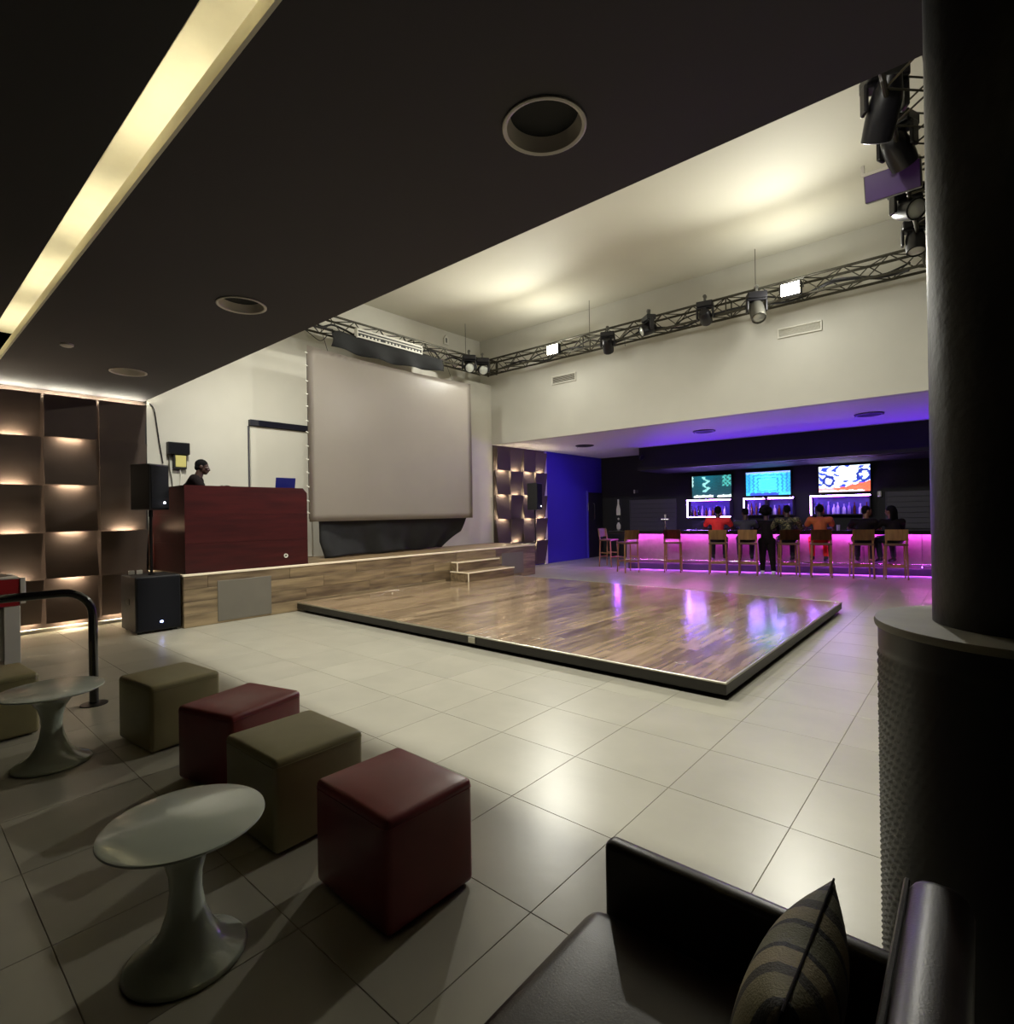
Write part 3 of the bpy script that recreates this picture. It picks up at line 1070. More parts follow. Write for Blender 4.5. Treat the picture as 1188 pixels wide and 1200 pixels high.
# slotted linear light bar in front of the left truss
t = thing('linear_light_bar', 'white slotted linear light bar on the left truss above the screen', 'light bar', (-9.62, 7.37, 5.33))
bm = B()
lohi(bm, (-0.05, -0.85, -0.09), (0.03, 0.85, 0.09), 0.005, 1)
obj('housing', bm, M['black_plastic'], t)
for z0, z1 in ((0.055, 0.095), (0.00, 0.025), (-0.095, -0.065)):
    bm = B()
    lohi(bm, (0.028, -0.86, z0), (0.048, 0.86, z1), 0.003, 1)
    obj('white_slat', bm, M['pale_plastic'], t)
for i in range(18):
    if i in (6, 12):
        continue
    bm = B()
    y = -0.76 + i * 0.09
    lohi(bm, (0.028, y - 0.022, -0.063), (0.044, y + 0.022, -0.028), 0.003, 1)
    obj('lens_tooth', bm, M['pale_plastic'], t)
for y in (-0.855, 0.855):
    bm = B()
    lohi(bm, (-0.055, y - 0.012, -0.1), (0.05, y + 0.012, 0.1), 0.003, 1)
    obj('end_cap', bm, M['pale_plastic'], t)
t = thing('wall_beacon', 'small white house-shaped fitting high on the left wall by the ceiling', 'wall fitting', (-10.6, 9.9, 6.16))
bm = B()
vs = [(-0.08, -0.11), (0.08, -0.11), (0.08, 0.05), (0.0, 0.13), (-0.08, 0.05)]
fr = [bm.verts.new((0.05, a, b)) for a, b in vs]
bk = [bm.verts.new((0.001, a, b)) for a, b in vs]
bm.faces.new(fr)
bm.faces.new(bk[::-1])
for i in range(5):
    bm.faces.new((fr[i], bk[i], bk[(i + 1) % 5], fr[(i + 1) % 5]))
obj('body', bm, M['pale_plastic'], t)
bm = B()
lohi(bm, (0.049, -0.02, -0.07), (0.056, 0.02, 0.05), 0.003, 1)
obj('slot', bm, M['black_plastic'], t)

# light box on the right truss; its purple front is a painted sheen
t = thing('strobe_panel', 'rectangular light box with a painted purple sheen on the right truss beside the column', 'light box', (-0.70, 7.45, 5.22), 0, None, (0.35, 0.0, 0.0))
bm = B()
lohi(bm, (-0.25, -0.05, -0.15), (0.27, 0.10, 0.15), 0.008, 1)
obj('housing', bm, M['fixture_grey'], t)
bm = B()
lohi(bm, (-0.24, -0.062, -0.145), (0.26, -0.048, 0.13), 0.004, 1)
obj('front_cover', bm, M['purple_sheen'], t, label='front cover with painted purple sheen')
bm = B()
lohi(bm, (-0.26, -0.065, 0.13), (0.27, 0.0, 0.165), 0.004, 1)
lohi(bm, (-0.27, -0.06, 0.14), (-0.235, -0.03, 0.25), 0.003, 1)
obj('pale_bracket', bm, M['downlight'], t, label='pale top bracket')
bm = B()
add_cyl(bm, (0.1, 0.03, 0.14), (0.1, 0.03, 0.24), 0.02, n=8)
obj('clamp', bm, M['fixture_grey'], t)

# wall grilles on the far wall
for x0, x1, z0, z1, lb in ((-8.11, -7.39, 4.79, 5.00, 'white slotted air grille under the left floodlight'), (-2.85, -2.11, 4.80, 4.985, 'flat white air grille under the right floodlight')):
    t = thing('air_grille', lb, 'grille', ((x0 + x1) / 2, YF, (z0 + z1) / 2))
    wx, hz = (x1 - x0) / 2, (z1 - z0) / 2
    for i, (lo, hi) in enumerate((((-wx, -0.03, hz - 0.025), (wx, -0.001, hz)), ((-wx, -0.03, -hz), (wx, -0.001, -hz + 0.025)),
                                  ((-wx, -0.03, -hz + 0.025), (-wx + 0.025, -0.001, hz - 0.025)), ((wx - 0.025, -0.03, -hz + 0.025), (wx, -0.001, hz - 0.025)))):
        bm = B()
        lohi(bm, lo, hi, 0.003, 1)
        obj('frame_bar', bm, M['pale_plastic'], t)
    for i in range(5):
        z = -hz + 0.04 + i * (2 * hz - 0.08) / 4
        bm = B()
        add_box(bm, (0, -0.014, z), (2 * wx - 0.055, 0.022, 0.004), 0, 1, (0.5, 0, 0))
        obj('slat', bm, M['pale_plastic'], t)
    bm = B()
    lohi(bm, (-wx + 0.02, -0.004, -hz + 0.02), (wx - 0.02, -0.001, hz - 0.02))
    obj('backing', bm, M['grey_panel'] if x0 < -5 else M['pale_plastic'], t)

# ------------------------------------------------------------------ left wall bits behind the booth
t = thing('sliding_door', 'pale flush sliding door under a dark track, left of the screen', 'door', (XL, 5.15, ST))
bm = B()
lohi(bm, (0.002, -0.58, 0.01), (0.045, 0.62, 2.50), 0.004, 1)
obj('leaf', bm, M['white_wall'], t)
bm = B()
lohi(bm, (0.002, -0.615, 0.0), (0.02, -0.59, 2.50), 0.002, 1)
obj('jamb_strip', bm, M['dark_grey'], t, label='grey jamb strip')
bm = B()
lohi(bm, (0.001, -0.60, 2.505), (0.09, 1.1, 2.615), 0.004, 1)
obj('track_cover', bm, M['navy_black'], t, label='dark blue-black track cover')
t = thing('wall_amplifier', 'black box fixed to the white wall behind the DJ booth', 'box', (XL, 3.36, 2.76))
bm = B()
lohi(bm, (0.001, -0.165, -0.10), (0.10, 0.165, 0.10), 0.008, 1)
obj('case', bm, M['black_plastic'], t)
bm = B()
lohi(bm, (0.098, -0.15, -0.085), (0.106, 0.15, 0.085), 0.004, 1)
obj('front_plate', bm, M['grille_cloth'], t)
t = thing('fuse_box', 'yellow and black switch box hanging under the black wall box', 'switch box', (XL, 3.385, 2.54))
bm = B()
lohi(bm, (0.001, -0.105, -0.12), (0.07, 0.10, 0.115), 0.006, 1)
obj('case', bm, M['black_plastic'], t)
bm = B()
lohi(bm, (0.068, -0.075, -0.09), (0.08, 0.085, 0.105), 0.004, 1)
obj('yellow_cover', bm, M['yellow'], t, label='yellow front cover')
cable('wall_cable', [(XL + 0.015, 2.955, 3.46), (XL + 0.02, 3.02, 3.38), (XL + 0.02, 3.06, 3.1), (XL + 0.02, 3.09, 2.85), (XL + 0.02, 3.14, 2.5)], 0.010, 'thin black cable hanging down the white wall beside the lamp panels')
cable('wall_cable', [(XL + 0.02, 3.24, 2.665), (XL + 0.03, 3.23, 2.45), (XL + 0.02, 3.27, 2.2), (XL + 0.02, 3.27, 1.9)], 0.009, 'grey cable dropping from the black wall box, left of the yellow box', 'fixture_grey')
cable('wall_cable', [(XL + 0.03, 3.39, 2.415), (XL + 0.03, 3.40, 2.3), (XL + 0.02, 3.39, 2.1), (XL + 0.02, 3.39, 1.85)], 0.010, 'white cable dropping from the yellow switch box', 'pale_plastic')

# ------------------------------------------------------------------ DJ booth
bt = thing('dj_booth', 'dark red-brown wooden DJ booth at the left end of the stage', 'booth', (-8.73, 2.96, ST))
bh = 1.30
prof = [(0.0, 0.004), (1.915, 0.004), (1.915, bh - 0.09), (1.85, bh - 0.005), (0.0, bh)]
zs_ = [0.004, 0.44, 0.87, bh]
for i in range(3):
    z0, z1 = zs_[i], zs_[i + 1]
    bm = B()
    if i < 2:
        lohi(bm, (-0.03, 0.0, z0), (0.0, 1.915, z1 - 0.002))
    else:
        vs = [(0.0, z0), (1.915, z0), (1.915, bh - 0.09), (1.84, bh - 0.005), (0.0, bh)]
        fr = [bm.verts.new((0.0, a, b)) for a, b in vs]
        bk = [bm.verts.new((-0.03, a, b)) for a, b in vs]
        bm.faces.new(fr)
        bm.faces.new(bk[::-1])
        for q in range(5):
            bm.faces.new((fr[q], bk[q], bk[(q + 1) % 5], fr[(q + 1) % 5]))
    obj('front_board', bm, M['mahogany'], bt)
    bm = B()
    lohi(bm, (-1.45, 0.0, z0), (-0.031, 0.03, z1 - (0.001 if i < 2 else 0)))
    obj('left_board', bm, M['mahogany'], bt)
bm = B()
lohi(bm, (-0.036, 0.032, 0.006), (-0.0305, 1.80, bh - 0.02))
obj('seam_light_stop', bm, M['black_trim'], bt)  # unseen backing added to stop light leaking through the board seams
bm = B()
lohi(bm, (-0.80, 1.885, 0.004), (-0.031, 1.915, bh - 0.10), 0.002, 1)
obj('right_board', bm, M['mahogany'], bt)
bm = B()
lohi(bm, (-0.70, 0.031, bh - 0.13), (-0.031, 1.884, bh - 0.10), 0.003, 1)
obj('deck_shelf', bm, M['mahogany'], bt)
bm = B()
add_lathe(bm, [(0.035, 0.0), (0.035, 0.012), (0.02, 0.012), (0.016, 0.0)], 16, M=Matrix.Translation((0.0, 1.52, 0.17)) @ Matrix.Rotation(PI / 2, 4, 'Y'))
obj('cable_grommet', bm, M['pale_plastic'], bt, True, label='pale ring round a cable hole')
t = thing('laptop', 'laptop with a blue lid standing open on the DJ booth', 'laptop', (-8.98, 4.62, ST + bh - 0.10), PI / 2)
bm = B()
lohi(bm, (-0.17, 0.02, 0.0), (0.17, 0.26, 0.018), 0.004, 1)
obj('keyboard_base', bm, M['black_plastic'], t)
bm = B()
add_box(bm, (0, 0.0, 0.145), (0.35, 0.01, 0.27), 0.004, 1, (0.16, 0, 0))
obj('lid', bm, M['laptop_blue'], t, label='blue lid seen from behind')
t = thing('dj_controller', 'black DJ controller on the booth shelf in front of the man', 'controller', (-9.10, 3.85, ST + bh - 0.10), PI / 2)
bm = B()
lohi(bm, (-0.3, -0.15, 0.0), (0.3, 0.17, 0.05), 0.006, 1)
obj('body', bm, M['black_plastic'], t)
for sx in (-0.19, 0.19):
    bm = B()
    add_cyl(bm, (sx, 0, 0.05), (sx, 0, 0.062), 0.08, n=24)
    obj('jog_wheel', bm, M['chrome'], t)

# ------------------------------------------------------------------ loudspeakers


def subwoofer(label, loc, w_, d_, h_, rz=0.0, led=True):
    t = thing('subwoofer', label, 'speaker', loc, rz)
    bm = B()
    lohi(bm, (-d_, -w_ / 2, 0.03), (-0.012, w_ / 2, h_), 0.012, 2)
    obj('cabinet', bm, M['black_plastic'], t)
    bm = B()
    lohi(bm, (-0.013, -w_ / 2 + 0.02, 0.05), (0.0, w_ / 2 - 0.02, h_ - 0.02), 0.005, 1)
    obj('grille', bm, M['grille_cloth'], t)
    if led:
        bm = B()
        add_ball(bm, (0.001, 0.03, 0.15), (0.006, 0.022, 0.014), 10, 8)
        obj('power_led', bm, M['led_blue'], t, True, label='bluish white power light')
    for sx in (-d_ + 0.06, -0.08):
        for sy in (-w_ / 2 + 0.06, w_ / 2 - 0.06):
            bm = B()
            add_cyl(bm, (sx, sy, 0.0), (sx, sy, 0.032), 0.025, n=10)
            obj('foot', bm, M['black_trim'], t)
    bm = B()
    add_box(bm, (-d_ / 2, -w_ / 2 - 0.003, h_ * 0.55), (0.16, 0.012, 0.08), 0.004, 1)
    obj('side_handle', bm, M['black_trim'], t)
    bm = B()
    add_cyl(bm, (-d_ / 2 + 0.03, 0, h_ - 0.002), (-d_ / 2 + 0.03, 0, h_ + 0.02), 0.045, n=16)
    obj('pole_socket', bm, M['black_metal'], t)
    return t


def top_speaker(label, loc, rz, z0, zpole, s=0.34, h=0.65):
    t = thing('pole_speaker', label, 'speaker', loc, rz)
    bm = B()
    lohi(bm, (-s / 2, -s / 2, z0), (s / 2 - 0.012, s / 2, z0 + h), 0.015, 2)
    obj('cabinet', bm, M['black_plastic'], t)
    bm = B()
    lohi(bm, (s / 2 - 0.013, -s / 2 + 0.015, z0 + 0.02), (s / 2, s / 2 - 0.015, z0 + h - 0.02), 0.005, 1)
    obj('grille', bm, M['grille_cloth'], t)
    bm = B()
    add_ball(bm, (s / 2 + 0.001, s / 2 - 0.10, z0 + 0.10), 0.015, 10, 8)
    obj('power_led', bm, M['led_white'], t, True, label='white power light')
    bm = B()
    add_cyl(bm, (0, 0, zpole), (0, 0, z0 + 0.01), 0.019, n=12)
    add_cyl(bm, (0, 0, z0 - 0.10), (0, 0, z0 + 0.005), 0.028, n=12)
    obj('pole', bm, M['black_metal'], t, True)
    return t


subwoofer('black subwoofer on the floor below the DJ booth by the lamp panels', (-8.72, 2.615, 0.0), 0.565, 0.66, 0.79)
top_speaker('black pole speaker above the subwoofer left of the DJ booth', (-9.02, 2.615, 0), math.radians(29), 1.72, 0.812)
subwoofer('small dark subwoofer on the floor past the right end of the stage', (-9.0, 11.40, 0.0), 0.40, 0.50, 0.77, 0.15, False)
top_speaker('small black pole speaker in front of the violet lamp panels', (-8.84, 11.37, 0), math.radians(10), 1.66, 0.792, 0.30, 0.70)
t = thing('cable_plug_pair', 'small white double plug on top of the left subwoofer', 'plug', (-9.25, 2.48, 0.79))
for a in (-0.05, 0.05):
    bm = B()
    lohi(bm, (-0.02, a - 0.035, 0.0), (0.02, a + 0.035, 0.06), 0.006, 1)
    obj('socket', bm, M['pale_plastic'], t)

# ------------------------------------------------------------------ railing and red cabinet
t = thing('tube_railing', 'black tube railing with rounded corner at the left edge', 'railing', (-5.82, 1.24, 0))
pts = [(0, 0, 0.005), (0, 0, 0.76)]
for i in range(1, 9):
    a = PI / 2 * i / 8
    pts.append((0, -0.21 + 0.21 * math.cos(a), 0.775 + 0.21 * math.sin(a)))
pts += [(0, -0.6, 0.985), (0, -2.4, 0.985)]
bm = B()
add_tube(bm, pts, 0.034, 14)
obj('rail_tube', bm, M['gloss_black'], t, True)
bm = B()
add_lathe(bm, [(0.10, 0.0), (0.10, 0.008), (0.05, 0.014), (0.035, 0.014)], 24)
obj('floor_flange', bm, M['black_metal'], t, True)
bm = B()
add_tube(bm, [(0, -2.3, 0.0), (0, -2.3, 0.98)], 0.034, 12)
obj('rail_post', bm, M['gloss_black'], t, True)

t = thing('game_cabinet', 'red and white cabinet with brown peaked top at the left edge', 'cabinet', (-8.2, 0.68, 0))
bm = B()
lohi(bm, (-0.55, -0.40, 0.04), (-0.02, 0.36, 0.62), 0.006, 1)
obj('body', bm, M['white_enamel'], t)
for y0, y1 in ((0.26, 0.40), (-0.40, -0.28)):
    bm = B()
    lohi(bm, (-0.02, y0, 0.0), (0.02, y1, 0.64), 0.005, 1)
    obj('corner_post', bm, M['white_enamel'], t)
bm = B()
lohi(bm, (-0.02, -0.272, 0.05), (-0.004, 0.238, 0.62), 0.004, 1)
dr = obj('door', bm, M['white_enamel'], t)
bm = B()
add_tube(bm, [(0.0, -0.25 + 0.05 * i, 0.16 + 0.05 * math.sin(i / 9 * PI)) for i in range(10)], 0.022, 6)
obj('red_swash', bm, M['red_paint'], dr, label='red curved stripe')
bm = B()
lohi(bm, (-0.58, -0.42, 0.645), (0.03, 0.395, 0.945), 0.006, 1)
obj('top_band', bm, M['red_paint'], t, label='red upper band')
bm = B()
lohi(bm, (-0.02, 0.397, 0.665), (0.045, 0.445, 0.955), 0.005, 1)
obj('end_bracket', bm, M['white_enamel'], t)
bm = B()
lohi(bm, (-0.56, -0.41, 0.945), (0.035, 0.40, 0.962), 0.004, 1)
obj('white_rim', bm, M['white_enamel'], t)
bm = B()
add_cyl(bm, (-0.27, -0.01, 0.962), (-0.27, -0.01, 1.07), 0.40, 0.02, 4)
obj('peaked_top', bm, M['panel'], t, label='brown peaked top')

# ------------------------------------------------------------------ column
CX, CY, LZ = 0.11, 2.25, 1.235
sbox_ = B()
add_lathe(sbox_, [(0.232, LZ), (0.232, ZS - 0.001)], 48)
struct('column', sbox_, M['concrete'], None, True)
t = thing('column_pedestal', 'wide black woven-clad round pedestal around the foot of the column', 'pedestal', (CX, CY, 0))
bm = B()
NR, NC = 84, 160


def ped(u, v):
    a = 2 * PI * u
    i, j = u * NC, v * NR
    row = int(j * 0.5)
    su = (i * 0.5 + (0.5 if row % 2 else 0)) % 1.0
    sv = (j * 0.5) % 1.0
    r = 0.375 + 0.007 * math.sin(PI * su) * math.sin(PI * sv)
    if v < 0.03 or v > 0.93:
        r = 0.378
    return (r * math.cos(a), r * math.sin(a), 0.001 + v * (LZ - 0.025))


add_grid(bm, ped, NC, NR)
bmesh.ops.remove_doubles(bm, verts=bm.verts, dist=1e-5)
obj('woven_cladding', bm, M['basket'], t, 'all')
bm = B()
add_lathe(bm, [(0.386, LZ - 0.024), (0.389, LZ - 0.012), (0.386, LZ - 0.001), (0.30, LZ), (0.2, LZ)], 64)
obj('ledge', bm, M['ledge'], t, True, label='grey ledge top')
for o in bpy.data.objects:
    if o.name == 'column':
        o.location = (CX, CY, 0)

# ------------------------------------------------------------------ poufs


def pouf(label, c, sx, sy, h, rz, m):
    t = thing('cube_pouf', label, 'pouf', (c[0], c[1], 0), rz, None)
    sx0, sy0 = sx, sy
    bm = B()
    add_box(bm, (0, 0, h / 2 + 0.004), (sx * 1.05, sy * 1.05, h - 0.012), 0.026, 4, None)
    for v in bm.verts:
        if v.co.z > h - 0.03:
            u, w_ = v.co.x / (sx / 2), v.co.y / (sy / 2)
            v.co.z += 0.014 * max(0, (1 - u * u)) * max(0, (1 - w_ * w_))
    bmesh.ops.subdivide_edges(bm, edges=[e for e in bm.edges if e.calc_length() > 0.2], cuts=5, use_grid_fill=True)
    for v in bm.verts:
        u, w_ = v.co.x / (sx / 2), v.co.y / (sy / 2)
        f = max(0, 1 - u * u) * max(0, 1 - w_ * w_)
        if v.co.z > h - 0.02:
            v.co.z += 0.016 * f
        else:
            zz = (v.co.z / h - 0.5) * 2
            b_ = 0.008 * max(0, 1 - zz * zz)
            if abs(u) > 0.98:
                v.co.x += math.copysign(b_ * max(0, 1 - w_ * w_), u)
            if abs(w_) > 0.98:
                v.co.y += math.copysign(b_ * max(0, 1 - u * u), w_)
    obj('body', bm, m, t, True)
    sx, sy = sx0 * 1.05, sy0 * 1.05
    bm = B()
    q = 0.0025
    z = h - 0.036
    loop = []
    for (ax, ay, a0) in ((1, 1, 0), (-1, 1, 90), (-1, -1, 180), (1, -1, 270)):
        for i in range(4):
            a = math.radians(a0 + 30 * i)
            loop.append((ax * (sx / 2 - 0.030) + 0.0325 * math.cos(a), ay * (sy / 2 - 0.030) + 0.0325 * math.sin(a), z))
    loop.append(loop[0])
    add_tube(bm, loop, q, 6)
    obj('piping', bm, m, t, True)
    for ax in (-1, 1):
        for ay in (-1, 1):
            bm = B()
            add_cyl(bm, (ax * (sx / 2 - 0.07), ay * (sy / 2 - 0.07), 0.0), (ax * (sx / 2 - 0.07), ay * (sy / 2 - 0.07), 0.016), 0.022, n=10)
            obj('foot', bm, M['black_trim'], t)
    return t


pouf('dark red cube pouf nearest the camera, in front of the dance floor', (-1.945, 1.470), 0.50, 0.43, 0.455, math.radians(-1), M['red_leather'])
pouf('olive cube pouf between the two dark red poufs', (-2.77, 1.455), 0.50, 0.47, 0.455, math.radians(1), M['olive_leather'])
pouf('dark red cube pouf farther away, between the two olive poufs', (-3.565, 1.52), 0.46, 0.50, 0.455, math.radians(15), M['red_leather'])
pouf('olive cube pouf beside the foot of the black railing', (-4.53, 1.42), 0.50, 0.45, 0.46, math.radians(6), M['olive_leather'])
pouf('olive cube pouf cut by the left edge of the photo, behind the white table', (-5.61, 0.54), 0.50, 0.48, 0.46, math.radians(4), M['olive_leather'])


def tulip_table(label, loc, r, h):
    t = thing('pedestal_table', label, 'table', (loc[0], loc[1], 0))
    bm = B()
    s = r / 0.27
    add_lathe(bm, [(0.198 * s, 0.0), (0.202 * s, 0.008), (0.19 * s, 0.018), (0.15 * s, 0.036), (0.115 * s, 0.066), (0.085 * s, 0.115), (0.063 * s, 0.18), (0.053 * s, 0.25),
                   (0.056 * s, 0.31), (0.072 * s, 0.37), (0.105 * s, 0.42), (0.16 * s, h - 0.040), (0.215 * s, h - 0.018)], 56)
    obj('pedestal', bm, M['table_white'], t, 'all')
    bm = B()
    add_lathe(bm, [(0.02, h - 0.018), (r - 0.03, h - 0.018), (r - 0.006, h - 0.013), (r, h - 0.007), (r - 0.002, h - 0.002), (r - 0.008, h), (0.01, h)], 72)
    obj('table_top', bm, M['table_white'], t, True)
    return t


tulip_table('white tulip pedestal table nearest the camera', (-2.21, 0.735), 0.268, 0.50)
tulip_table('white tulip pedestal table at the left edge near the railing', (-4.64, 0.76), 0.285, 0.49)

# ------------------------------------------------------------------ leather sofa and cushion
sf = thing('leather_sofa', 'dark brown leather sofa in the foreground with panel arm and rounded seat', 'sofa', (0, 0, 0))
bm = B()
lohi(bm, (-0.82, 0.02, 0.05), (-0.03, 1.425, 0.27), 0.012, 2)
obj('base', bm, M['brown_leather'], sf)
for y0, y1 in ((0.06, 0.735), (0.745, 1.428)):
    bm = B()
    lohi(bm, (-0.91, y0, 0.25), (-0.15, y1, 0.425), 0.062, 5)
    bmesh.ops.subdivide_edges(bm, edges=[e for e in bm.edges if e.calc_length() > 0.25], cuts=4, use_grid_fill=True)
    for v in bm.verts:
        if v.co.z > 0.41:
            v.co.z += 0.02 * max(0, 1 - ((v.co.x + 0.525) / 0.38) ** 2) * max(0, 1 - ((v.co.y - (y0 + y1) / 2) / 0.34) ** 2)
    obj('seat_cushion', bm, M['brown_leather'], sf, True)
for y0, y1 in ((1.432, 1.492), (-0.03, 0.03)):
    bm = B()
    lohi(bm, (-0.875, y0, 0.04), (-0.06, y1, 0.605), 0.022, 3)
    obj('arm', bm, M['brown_leather'], sf, True)
bm = B()
lohi(bm, (-0.15, -0.03, 0.04), (-0.035, 1.50, 0.80), 0.045, 4)
for v in bm.verts:
    if v.co.z > 0.4:
        v.co.x += 0.05 * (v.co.z - 0.4)
obj('backrest', bm, M['brown_leather'], sf, True)
bm = B()
add_tube(bm, [(-0.132, 0.0, 0.775), (-0.128, 0.75, 0.785), (-0.132, 1.485, 0.775)], 0.006, 6)
obj('back_piping', bm, M['brown_leather'], sf, True)
for x in (-0.8, -0.1):
    for y in (0.04, 1.44):
        bm = B()
        add_cyl(bm, (x, y, 0.0), (x, y, 0.055), 0.018, 0.024, 10)
        obj('foot', bm, M['black_trim'], sf)
cu = thing('striped_cushion', 'striped olive and black cushion standing against the sofa back', 'cushion', (-0.2985, 1.165, 0.602), 0, None, (0.0, math.radians(14), 0.0))
bm = B()
W, H, T = 0.40, 0.36, 0.17


def pill(side):
    def f(u, v):
        a, b = 2 * u - 1, 2 * v - 1
        e = (1 - abs(a) ** 2.6) * (1 - abs(b) ** 2.6)
        th = T / 2 * max(0, e) ** 0.55
        k_ = 1 - 0.06 * (1 - abs(a * b)) * max(abs(a), abs(b)) ** 4
        return (side * th, a * W / 2 * k_ * (1 + 0.04 * abs(b)), b * H / 2 * k_ * (1 + 0.04 * abs(a)))
    return f


add_grid(bm, pill(1), 24, 24)
add_grid(bm, pill(-1), 24, 24)
bmesh.ops.remove_doubles(bm, verts=bm.verts, dist=1e-4)
obj('cover', bm, M['stripes'], cu, 'all')
bm = B()
edge = []
for (a, b) in ((-1, -1), (1, -1), (1, 1), (-1, 1), (-1, -1)):
    edge.append((a, b))
loop = []
for (p, q) in zip(edge, edge[1:]):
    for i in range(8):
        u = i / 8
        a, b = p[0] + (q[0] - p[0]) * u, p[1] + (q[1] - p[1]) * u
        loop.append(pill(0)((a + 1) / 2, (b + 1) / 2))
loop.append(loop[0])
add_tube(bm, loop, 0.0025, 6)
obj('seam', bm, M['cloth_black'], cu, True)

# ------------------------------------------------------------------ bar
BO = Vector((-7.4, 13.6, 0))
BA = math.radians(16.54)
BU, BV = Vector((math.cos(BA), math.sin(BA), 0)), Vector((-math.sin(BA), math.cos(BA), 0))


def bar_pt(u, v, z=0.0):
    p = BO + BU * u + BV * v
    return (p.x, p.y, z)


BL = 8.9
bar = thing('bar_counter', 'long bar counter with pink-lit front and dark top at the far end', 'bar counter', BO, BA)
bm = B()
lohi(bm, (0.02, 0.10, 0.002), (BL, 0.60, 0.22))
obj('plinth', bm, M['black_trim'], bar)
bm = B()
lohi(bm, (0.02, 0.03, 0.22), (BL, 0.60, 1.00))
obj('carcass', bm, M['black_trim'], bar)
n = 8
for i in range(n):
    bm = B()
    lohi(bm, (BL * i / n + 0.004, 0.0, 0.17), (BL * (i + 1) / n - 0.004, 0.03, 0.97), 0.006, 1)
    obj('front_panel', bm, M['bar_front'], bar)
bm = B()
lohi(bm, (0.0, 0.004, 0.225), (0.02, 0.58, 0.97), 0.004, 1)
obj('end_panel', bm, M['bar_front'], bar)
bm = B()
lohi(bm, (-0.45, -0.22, 1.0), (BL, 0.62, 1.055), 0.01, 2)
lohi(bm, (-0.45, -0.22, 0.965), (BL, -0.20, 1.0), 0.004, 1)
lohi(bm, (-0.45, -0.20, 0.965), (-0.43, 0.62, 1.0), 0.004, 1)
obj('countertop', bm, M['bar_top'], bar)
for u0 in range(6):
    bm = B()
    lohi(bm, (0.05 + u0 * 1.47, -0.10, 0.985), (1.45 + u0 * 1.47, -0.085, 0.999), 0.002, 1)
    obj('led_strip', bm, M['led_pink'], bar, label='pink light strip under the counter edge')
    bm = B()
    lohi(bm, (0.05 + u0 * 1.47, 0.075, 0.205), (1.45 + u0 * 1.47, 0.09, 0.219), 0.002, 1)
    obj('led_strip', bm, M['led_purple'], bar, label='violet light strip above the plinth')
bm = B()
lohi(bm, (-0.34, 0.02, 0.985), (-0.32, 0.56, 0.999), 0.002, 1)
obj('led_strip', bm, M['led_purple'], bar, label='violet light strip under the left counter end')
strut('foot_rail', (0.0, -0.10, 0.27), (BL, -0.10, 0.27), 0.022, M['chrome'], bar, 10)
for i in range(8):
    strut('rail_bracket', (0.4 + i * 1.15, -0.10, 0.27), (0.4 + i * 1.15, 0.0, 0.27), 0.012, M['chrome'], bar, 8)

# beer tap
t = thing('beer_tap', 'chrome beer tap on the bar counter left of the man in red', 'tap', bar_pt(1.02, 0.2, 1.055), BA)
bm = B()
add_lathe(bm, [(0.06, 0.0), (0.06, 0.02), (0.03, 0.03), (0.028, 0.27), (0.04, 0.29)], 16)
obj('column_body', bm, M['chrome'], t, True)
bm = B()
add_cyl(bm, (-0.10, 0, 0.29), (0.10, 0, 0.29), 0.035, n=14)
obj('crossbar', bm, M['chrome'], t, True)
bm = B()
add_tube(bm, [(0, 0.03, 0.27), (0, 0.11, 0.26), (0, 0.13, 0.18)], 0.012, 8)
obj('spout', bm, M['chrome'], t, True)
bm = B()
add_cyl(bm, (0, 0.03, 0.31), (0, 0.0, 0.42), 0.016, 0.025, 10)
obj('handle', bm, M['pale_plastic'], t, True)

# stools


def make_stool(label):
    t = thing('bar_stool', label, 'bar stool', (0, 0, 0), 0, 'wooden stools along the bar')
    for sx in (-1, 1):
        bm = B()
        b0, b1 = (sx * 0.20, -0.20, 0.0), (sx * 0.185, -0.17, 0.74)
        add_cyl(bm, b0, b1, 0.017, 0.021, 8)
        add_cyl(bm, b1, (sx * 0.185, -0.215, 1.08), 0.021, 0.016, 8)
        obj('leg', bm, M['stool'], t, True)
        bm = B()
        add_cyl(bm, (sx * 0.20, 0.20, 0.0), (sx * 0.18, 0.165, 0.735), 0.017, 0.021, 8)
        obj('leg', bm, M['stool'], t, True)
        bm = B()
        add_box(bm, (sx * 0.193, 0.0, 0.40), (0.022, 0.37, 0.028), 0.004, 1)
        obj('stretcher', bm, M['stool'], t)
    for y in (-0.19, 0.19):
        bm = B()
        add_box(bm, (0, y, 0.285), (0.39, 0.024, 0.032), 0.004, 1)
        obj('stretcher', bm, M['stool'], t)
    bm = B()
    add_box(bm, (0, 0, 0.765), (0.43, 0.40, 0.05), 0.018, 2)
    obj('seat', bm, M['stool_seat'], t)
    bm = B()

    def bk(u, v):
        x = (u - 0.5) * 0.42
        return (x, -0.205 - 0.03 * v + 0.22 * x * x - 0.01, 0.86 + 0.24 * v)
    add_grid(bm, bk, 10, 3)
    bmesh.ops.solidify(bm, geom=list(bm.faces), thickness=0.022)
    obj('backrest', bm, M['stool'], t, True)
    return t


